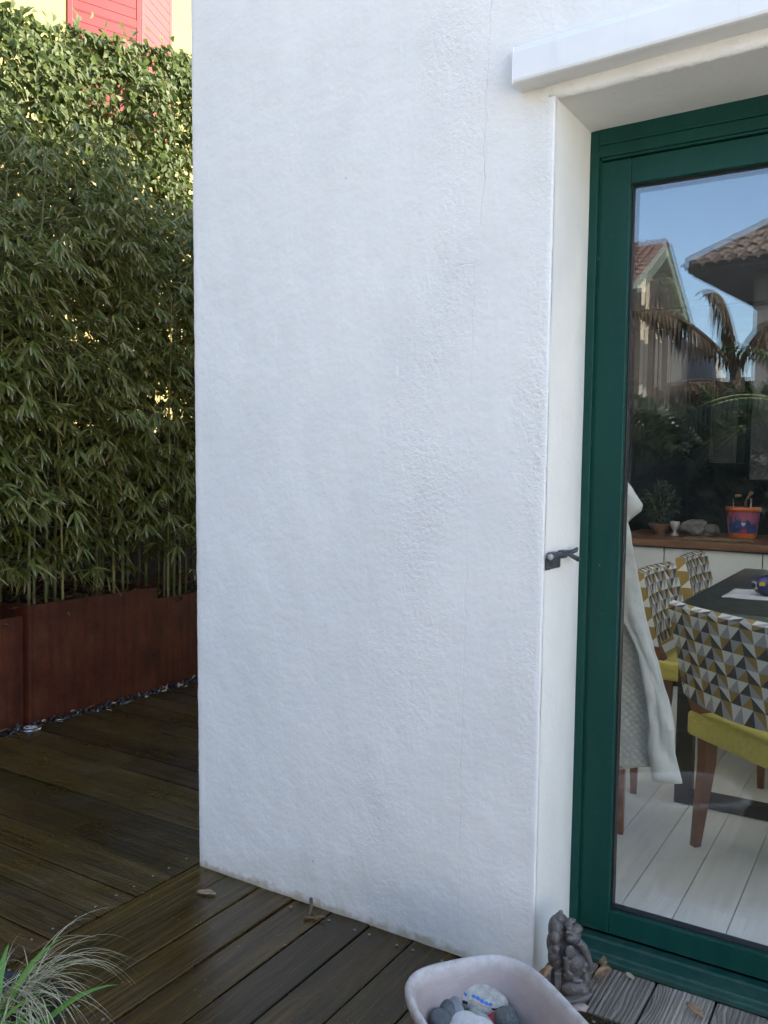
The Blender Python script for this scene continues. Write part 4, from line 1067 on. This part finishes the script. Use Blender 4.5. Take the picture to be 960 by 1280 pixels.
G4 = 'dining chairs with triangle print backs'
LEGL = (-(.25-.030)*1.06, -.025)
at_leg(ch, .180, 1.045, -math.radians(40), LEGL); tag(ch, 'dining chair with triangle print back turned toward the glass, nearest of the set', 'chair', G4)
c2 = copy_tree(ch); c2.location = (-.10, 2.02, .011); c2.rotation_euler = (0, 0, -PI/2-.05); tag(c2, 'triangle print dining chair half hidden behind the hanging white sheet', 'chair', G4)
c3 = copy_tree(ch); c3.location = (-.10, 2.80, .011); c3.rotation_euler = (0, 0, -PI/2-.02); tag(c3, 'triangle print dining chair at the far end of the table by the counter', 'chair', G4)
c4 = copy_tree(ch); c4.location = (.74, 1.82, .011); c4.rotation_euler = (0, 0, PI/2+.1); tag(c4, 'dining chair under the right side of the table with only its legs showing', 'chair', G4)
c5 = copy_tree(ch); at_leg(c5, -.072, 1.0, math.radians(8), (.233, -.025)); tag(c5, 'dining chair standing behind the hanging white sheet with one leg showing', 'chair', G4)

# white bubble sheet hanging inside the door
sh = empty('plastic_sheet', (0, .42, 1.3), 0, 'white bubble plastic sheet hanging inside the glazed door', 'plastic sheet')
edge = [(1.165, .088), (1.13, .100), (1.02, .125), (.90, .152), (.78, .190), (.68, .222), (.60, .240), (.54, .243), (.50, .255), (.452, .266)]
def re_(z): 
    zs = [e[0] for e in edge][::-1]; xs = [e[1] for e in edge][::-1]; return float(np.interp(z, zs, xs))
P = []
for i in range(61):
    z = 1.165-(1.165-.462)*i/60; row = []
    xr = re_(z)-.03
    for j in range(41):
        u = j/40; x = -.16+(xr+.16)*u; zz = z+(.012*math.sin(u*9) if i == 60 else 0)
        y = .012*math.sin(u*7+z*3)+.010*mnoise.noise(Vector((x*9+z*2, z*5, 1)))+.006*mnoise.noise(Vector((x*26+z*9, z*14, 4)))-.02*(1-(z-.46)/.7)
        row.append((x, y, zz-1.3))
    P.append(row)
m = MB(); m.grid(P); o = m.build('bubble_film', 'sheet', sh, fix=False); md = o.modifiers.new('thick', 'SOLIDIFY'); md.thickness = .004
P = []
for i in range(61):
    z = 1.165-(1.165-.452)*i/60; row = []; xr = re_(z); w = .045+.06*max(0, 1-abs(z-1.05)/.25) if z > .8 else .045+.03*(.8-z)/.35
    for j in range(15):
        u = j/14; x = xr-w*(1-u); y = -.026-.009*math.sin(u*PI)+.010*mnoise.noise(Vector((u*2.5+z*2, z*9, 5)))+.004*mnoise.noise(Vector((u*6, z*34, 7)))-.02*(1-(z-.46)/.7)+ (.012*u)
        row.append((x, y, z-1.3))
    P.append(row)
m = MB(); m.grid(P); o = m.build('turned_edge', 'film', sh, fix=False); md = o.modifiers.new('thick', 'SOLIDIFY'); md.thickness = .004
tops = [(1.325, .03), (1.292, .073), (1.265, .100), (1.235, .122), (1.214, .136), (1.198, .132), (1.178, .108), (1.157, .088), (1.14, .085)]
P = []
for i in range(33):
    z = 1.325-(1.325-1.14)*i/32; xr = float(np.interp(z, [t[0] for t in tops][::-1], [t[1] for t in tops][::-1])); row = []
    for j in range(25):
        u = j/24; x = -.08+(xr+.08)*u
        y = -.035-.05*math.sqrt(max(0, 1-u*u))-.016*math.sin((z*46+x*38))*(1-u)*(1 if z > 1.21 else .3)+.008*mnoise.noise(Vector((x*20, z*20, 2)))
        row.append((x, y, z-1.3))
    P.append(row)
m = MB(); m.grid(P); o = m.build('folded_top', 'film', sh, fix=False); md = o.modifiers.new('thick', 'SOLIDIFY'); md.thickness = .003

# ------------------------------------------------------------------ statuette
def statue():
    u = Vector((.851, .525, 0)); w = Vector((-.525, .851, 0)); k = .000292
    O = Vector((.1005, -.0145, 0))
    root = empty('statuette', O, 0, 'small dark carved stone elephant-headed deity sitting by the door reveal', 'statuette')
    def L(px, py, dep=0): return u*((px-205)*k*1.14)+w*dep+Vector((0, 0, (1110-py)*k))
    m = MB()
    def E(px, py, rx, ry, rd, dep=0, rot=0):
        M = Matrix((u, w, Vector((0, 0, 1)))).transposed() @ Matrix.Rotation(-rot, 3, 'Y')
        m.ball(L(px, py, dep), (rx*k*1.22, rd*k*1.12, ry*k), 16, M=M)
    E(95, 520, 52, 120, 70, .006); E(85, 640, 52, 110, 62, .006); E(100, 770, 52, 110, 75, .008); E(128, 375, 18, 26, 18, .004); E(120, 420, 34, 50, 40, .004)
    E(80, 560, 34, 60, 40, -.014); E(85, 640, 30, 45, 36, -.016); E(110, 940, 42, 150, 60, .004); E(75, 700, 40, 70, 40, -.010)
    E(215, 560, 62, 88, 70, 0); E(188, 470, 40, 46, 46, 0); E(205, 435, 34, 22, 36, .0); E(235, 500, 52, 40, 56, 0)
    E(185, 478, 22, 26, 14, -.014); E(240, 545, 34, 22, 40, -.006, .5)
    E(183, 650, 34, 60, 16, -.030); E(190, 560, 26, 30, 20, -.018)
    E(228, 770, 84, 108, 96, -.006); E(225, 700, 60, 60, 70, 0); E(235, 820, 88, 80, 100, -.002)
    E(172, 740, 34, 60, 32, -.022); E(190, 850, 52, 48, 32, -.024, .5); E(240, 890, 40, 24, 24, -.030); E(285, 810, 34, 26, 34, -.022, -.7); E(300, 780, 18, 36, 16, -.024, -.3)
    E(225, 965, 92, 70, 60, -.022, .2); E(285, 985, 46, 52, 42, -.026); E(230, 1040, 125, 30, 60, -.026, .25); E(320, 960, 50, 120, 66, .012)
    E(150, 800, 80, 290, 70, .016); E(150, 560, 60, 150, 60, .018); E(155, 880, 60, 130, 60, .006); E(160, 690, 50, 130, 50, .012); E(160, 1000, 60, 84, 60, 0); E(215, 1080, 135, 38, 100, 0); E(200, 1105, 125, 26, 105, 0)
    pts = [(245, 580), (285, 620), (310, 680), (330, 740), (338, 790), (325, 820), (300, 830)]
    m.tube([L(a, b, -.019) for a, b in pts], [36*k, 36*k, 33*k, 30*k, 26*k, 22*k, 17*k], 12)
    m.tube([L(a, b, -.027) for a, b in ((150, 690), (165, 740), (160, 800), (180, 850), (220, 880))], [25*k, 26*k, 25*k, 23*k, 20*k], 10)
    for dx in (0, 16, 32): m.tube([L(88+dx, 850, -.018), L(92+dx, 1000, -.018), L(96+dx, 1070, -.016)], [9*k]*3, 8)
    for i in range(9):   # necklace and anklet beads, crown rolls
        a = i/8*PI; E(228+62*math.cos(a), 690+46*math.sin(a), 9, 9, 9, -.018-.006*math.sin(a))
    for i in range(7): E(165+i*13, 512-abs(i-3)*3, 9, 9, 9, -.017)
    for i in range(6): E(240+i*15, 955-((i-2.5)**2)*3, 8, 8, 8, -.034)
    for i in range(5): m.tube([L(262+i*13, 612+i*34, -.016), L(280+i*12, 606+i*34, -.0195), L(300+i*10, 612+i*34, -.016)], [5*k]*3, 6)
    me = m.mesh('tmp'); ob = bpy.data.objects.new('tmp', me); COL.objects.link(ob)
    rm = ob.modifiers.new('r', 'REMESH'); rm.mode = 'VOXEL'; rm.voxel_size = .0013
    sm = ob.modifiers.new('s', 'SMOOTH'); sm.factor = .5; sm.iterations = 4
    dg = bpy.context.evaluated_depsgraph_get(); fin = bpy.data.meshes.new_from_object(ob.evaluated_get(dg))
    bpy.data.objects.remove(ob); 
    for p in fin.polygons: p.use_smooth = True
    fin.name = 'figure'; fin.materials.clear(); o = link('figure', fin, 'statue', root)
    m = MB(); m.ball(L(262, 1112, -.034), (70*k, 60*k, 34*k), 16, jit=.4, seed=6); m.build('broken_base', 'stone_pink', root)
statue()

# ------------------------------------------------------------------ tub of stones
TC, TR, A0, B0, TH = Vector((.110, -.454, .0)), -.66, .2255, .1618, .19
tub = empty('tub', TC, TR, 'scuffed pale pink plastic tub with a white rim holding stones', 'tub')
def sup(a, b, n, z, k=56):
    return [(a*math.copysign(abs(math.cos(t))**(2/n), math.cos(t)), b*math.copysign(abs(math.sin(t))**(2/n), math.sin(t)), z) for t in np.linspace(0, 2*PI, k, endpoint=False)]
prof = [(.70, .0), (.745, .004), (.78, .02), (.88, .11), (.955, .168), (.985, .171), (1.0, .178), (1.002, .187), (.985, .1945), (.955, .197), (.925, .195), (.90, .188), (.875, .172), (.82, .11), (.74, .026), (.70, .012), (.35, .010), (.01, .010)]
m = MB(); m.grid([sup(A0*f, B0*f, 3.6 if z > .02 else 3.0, z) for f, z in prof], wrap=True)
m.add(sup(A0*.70, B0*.70, 3.0, 0), [tuple(range(56))])
m.build('basin', 'tub', tub)
def stone(name, loc, r, rot, mat, label, jit=.22, seed=0):
    m = MB(); bm = bmesh.new(); bmesh.ops.create_icosphere(bm, subdivisions=4, radius=1)
    for v in bm.verts:
        k = 1+jit*mnoise.noise(v.co*.9+Vector((seed, 0, seed*1.7)))+.03*mnoise.noise(v.co*4+Vector((seed, 2, 0)))
        v.co = Vector((v.co.x*r[0], v.co.y*r[1], v.co.z*r[2]))*k
    m.bm(bm, 0, True); o = m.build(name, mat); o.location = loc; o.rotation_euler = rot
    return tag(o, label, 'stone', 'stones in the pink tub')
def tl(x, y, z): 
    c, s = math.cos(TR), math.sin(TR); return (TC.x+c*x-s*y, TC.y+s*x+c*y, z)
st1 = stone('painted_stone', (-.012, -.305, .116), (.070, .036, .028), (.35, .10, .12), 'stone_pale', 'pale oval stone painted with blue and black streaks, topmost in the pink tub', .12, 1)
from mathutils.bvhtree import BVHTree
def daub(parent, pts, mat, w=.004):
    """strokes of paint that lie on the stone's own surface; pts run over its near upper face, in metres"""
    vd = Vector((-.347, .775, -.53)).normalized(); rt = vd.cross(Vector((0, 0, 1))).normalized(); up = rt.cross(vd)
    inv = parent.rotation_euler.to_matrix().inverted(); vd, rt, up = inv @ vd, inv @ rt, inv @ up
    bmt = bmesh.new(); bmt.from_mesh(parent.data); bv = BVHTree.FromBMesh(bmt); P = []
    dense = []
    for a, b in zip(pts[:-1], pts[1:]):
        for k in range(4): dense.append((a[0]+(b[0]-a[0])*k/4, a[1]+(b[1]-a[1])*k/4))
    dense.append(pts[-1]); n = len(dense)
    for i, (x, y) in enumerate(dense):
        a, b = dense[max(i-1, 0)], dense[min(i+1, n-1)]; d = Vector((b[0]-a[0], b[1]-a[1])).normalized(); row = []
        ww = w*(.75+.35*math.sin(i*1.7+x*90))*min(1, .45+.55*math.sin(PI*(i+.5)/n)*2)
        for q in (-1, -.3, .4, 1):
            h = bv.ray_cast(rt*(x-d.y*ww*q)+up*(y+d.x*ww*q)-vd*.3, vd)
            row.append(h[0]+h[1]*.0005 if h[0] else rt*x+up*y)
        P.append(row)
    m = MB(); m.grid(P); bmt.free(); return m.build('paint_stroke', mat, parent, fix=False)
daub(st1, [(-.038, .016), (-.031, .008), (-.025, .001)], 'paint_blue', .0028)
daub(st1, [(-.014, .004), (-.002, .000), (.010, -.006), (.022, -.010), (.033, -.010)], 'paint_blue', .0040)
daub(st1, [(-.034, -.008), (-.028, -.012), (-.022, -.011)], 'paint_black', .0040)
daub(st1, [(.030, -.018), (.037, -.019), (.043, -.017)], 'paint_black', .0025)
daub(st1, [(-.018, -.006), (-.004, -.009), (.008, -.014), (.024, -.017)], 'paint_orange', .0012)
daub(st1, [(-.040, .006), (-.036, .000), (-.036, -.006)], 'paint_orange', .0012)
stone('stone', (-.052, -.410, .108), (.027, .025, .022), (.1, .2, .4), 'stone_dark', 'dark grey rounded stone at the left inside the pink tub', .2, 2)
stone('stone', (-.047, -.385, .106), (.035, .020, .017), (.3, .5, -.9), 'stone_dark', 'narrow blackish stone leaning between the grey and the painted one', .2, 3)
stone('stone', (-.036, -.366, .114), (.040, .016, .013), (.2, .35, -.75), 'stone_grey', 'thin blue grey stone wedged beside the painted stone', .15, 4)
stone('stone', (.024, -.405, .108), (.052, .042, .022), (.25, .1, -.5), 'stone_white', 'flat white stone in the middle of the pink tub', .25, 5)
stone('stone', (.030, -.362, .104), (.048, .015, .016), (.2, .15, -.40), 'stone_green', 'thin greenish stone standing on edge beside the white one', .15, 6)
stone('stone', (.070, -.330, .110), (.029, .027, .023), (.1, .1, .3), 'stone_dark', 'dark rounded stone at the right under the painted one', .2, 7)
stone('stone', (.050, -.322, .088), (.034, .026, .026), (.1, .1, .3), 'paint_red', 'red painted stone peeping out below the painted oval one', .15, 8)
stone('stone', (.02, -.49, .085), (.05, .04, .03), (0, .1, .8), 'stone_grey', 'grey stone nearest the left side of the pink tub', .2, 9)
stone('stone', (.14, -.42, .08), (.055, .045, .03), (0, .1, .2), 'stone_pale', 'pale stone nearest the right side of the pink tub', .2, 10)
stone('stone', (.11, -.52, .08), (.06, .05, .03), (0, .1, 1.2), 'stone_grey', 'large grey stone in the near end of the pink tub', .2, 11)
for i in range(6):
    stone('stone', (-.02+.05*i, -.39-.03*(i % 2)-.025*i, .046), (.045, .04, .03), (0, 0, i), 'stone_dark', 'dark stone buried at the bottom of the pink tub', .2, 20+i)

# ------------------------------------------------------------------ dry leaves and twigs
def dry_leaf(loc, L, W, rot, mat, label, curl=.5, name='dry_leaf'):
    P = []
    for i in range(9):
        t = i/8; w = W*.5*math.sin(PI*(.06+.9*t))**.7; row = []
        for j in range(5):
            s = (j-2)/2; row.append((L*(t-.5), s*w*(1-.2*curl), curl*W*.45*s*s+.10*L*math.sin(t*3)*curl+W*.16*mnoise.noise(Vector((t*4, s*2.5, L*90)))))
        P.append(row)
    m = MB(); m.grid(P); o = m.build(name, mat, fix=False); o.location = loc; o.rotation_euler = rot
    md = o.modifiers.new('thick', 'SOLIDIFY'); md.thickness = .0008
    return tag(o, label, 'leaf', 'dry leaves on the deck')
dry_leaf((.052, -.050, .045), .085, .032, (.3, -1.15, .3), 'dry_leaf', 'tan curled leaf standing between the statuette and the wall', .9)
dry_leaf((.150, .104, .016), .046, .030, (.5, -.4, .7), 'dry_leaf', 'pale brown crumpled leaf behind the statuette', 1.0)
dry_leaf((.132, .128, .024), .045, .04, (1.2, .3, 2.2), 'dry_leaf', 'tan shrivelled leaf against the green door sill', .9)
dry_leaf((.205, .150, .007), .028, .013, (.3, .1, -.5), 'pale_leaf', 'small pale leaf scrap at the foot of the door sill', .5)
dry_leaf((.378, .088, .010), .050, .022, (.3, .1, -.45), 'dry_leaf', 'brown leaf scrap at the right on the grey threshold boards', .7)
dry_leaf((-1.005, -.126, .004), .062, .028, (0, 0, .3), 'dry_leaf', 'tan flat leaf on the wet deck near the wall corner', .25)
def twig(pts, r, label, mat='twig'):
    m = MB(); m.tube(pts, [r, r*.9, r*.7, r*.5][:len(pts)], 6); return tag(m.build('twig', mat), label, 'twig')
twig([(-.690, -.018, .030), (-.672, -.040, .020), (-.664, -.062, .006)], .006, 'brown twig leaning against the foot of the white wall')
twig([(-.664, -.050, .006), (-.640, -.058, .008), (-.615, -.050, .012)], .004, 'thin forked twig lying by the wall')
twig([(-.672, -.078, .005), (-.650, -.066, .006), (-.632, -.060, .006)], .005, 'short reddish twig end on the deck by the wall')

# ------------------------------------------------------------------ potted sedge and strap-leaved plant at the lower left
PX, PY = -.735, -1.02
pot = empty('plant_pot', (PX, PY, 0), 0, 'black plastic plant pot at the lower left on the deck', 'pot')
m = MB(); m.lathe([(0, .002), (.10, .002), (.105, .01), (.132, .20), (.140, .202), (.141, .215), (.133, .217), (.128, .20), (.120, .18), (0, .185)], 32); m.build('shell', 'black_metal', pot)
m = MB(); m.lathe([(0, .187), (.06, .19), (.1195, .186)], 20); m.build('soil', 'soil', pot)
def blade(m, base, a, L, lean, droop, w, K=11, mi=0, fold=.25):
    q = Vector(base); d = Vector((math.cos(a)*lean, math.sin(a)*lean, 1)).normalized(); pts = []
    for i in range(K):
        pts.append((q.copy(), d.copy())); q = q+d*L/(K-1); d = (d+Vector((math.cos(a)*droop*.35, math.sin(a)*droop*.35, -droop))*(.35+i/K)).normalized()
    s = Vector((-math.sin(a), math.cos(a), 0)); P = []
    for i, (q, d) in enumerate(pts):
        t = i/(K-1); ww = w*(1-t**2.2)*(.65+.35*min(1, t*5)); up = s.cross(d)
        P.append([q-s*ww+up*ww*fold, q, q+s*ww+up*ww*fold])
    m.grid(P, mi)
sd_ = empty('sedge_tuft', (PX, PY, .187), 0, 'tuft of arching straw blond sedge blades in the black pot', 'grass plant')
m = MB(); rs = random.Random(4)
for i in range(130):
    a = rs.gauss(.35, .6) if i < 95 else rs.uniform(0, 6.28)
    blade(m, (rs.uniform(-.05, .03), rs.uniform(-.02, .09), 0), a, rs.uniform(.14, .31), rs.uniform(.3, 1.1), rs.uniform(.16, .40), rs.uniform(.0006, .0017), 13)
o = m.build('blades', 'sedge_blade', sd_, fix=False); o['kind'] = 'stuff'
sp_ = empty('strap_plant', (PX+.045, PY-.03, .187), 0, 'fresh green strap-leaved plant in front of the blond sedge', 'plant')
for i in range(24):
    a = rs.uniform(-.9, 2.6); m = MB()
    blade(m, (rs.uniform(-.06, .06), rs.uniform(-.06, .06), 0), a, rs.uniform(.11, .21), rs.uniform(.5, 1.4), rs.uniform(.14, .36), rs.uniform(.008, .013), 9)
    m.build('leaf', 'strap_leaf', sp_, fix=False)
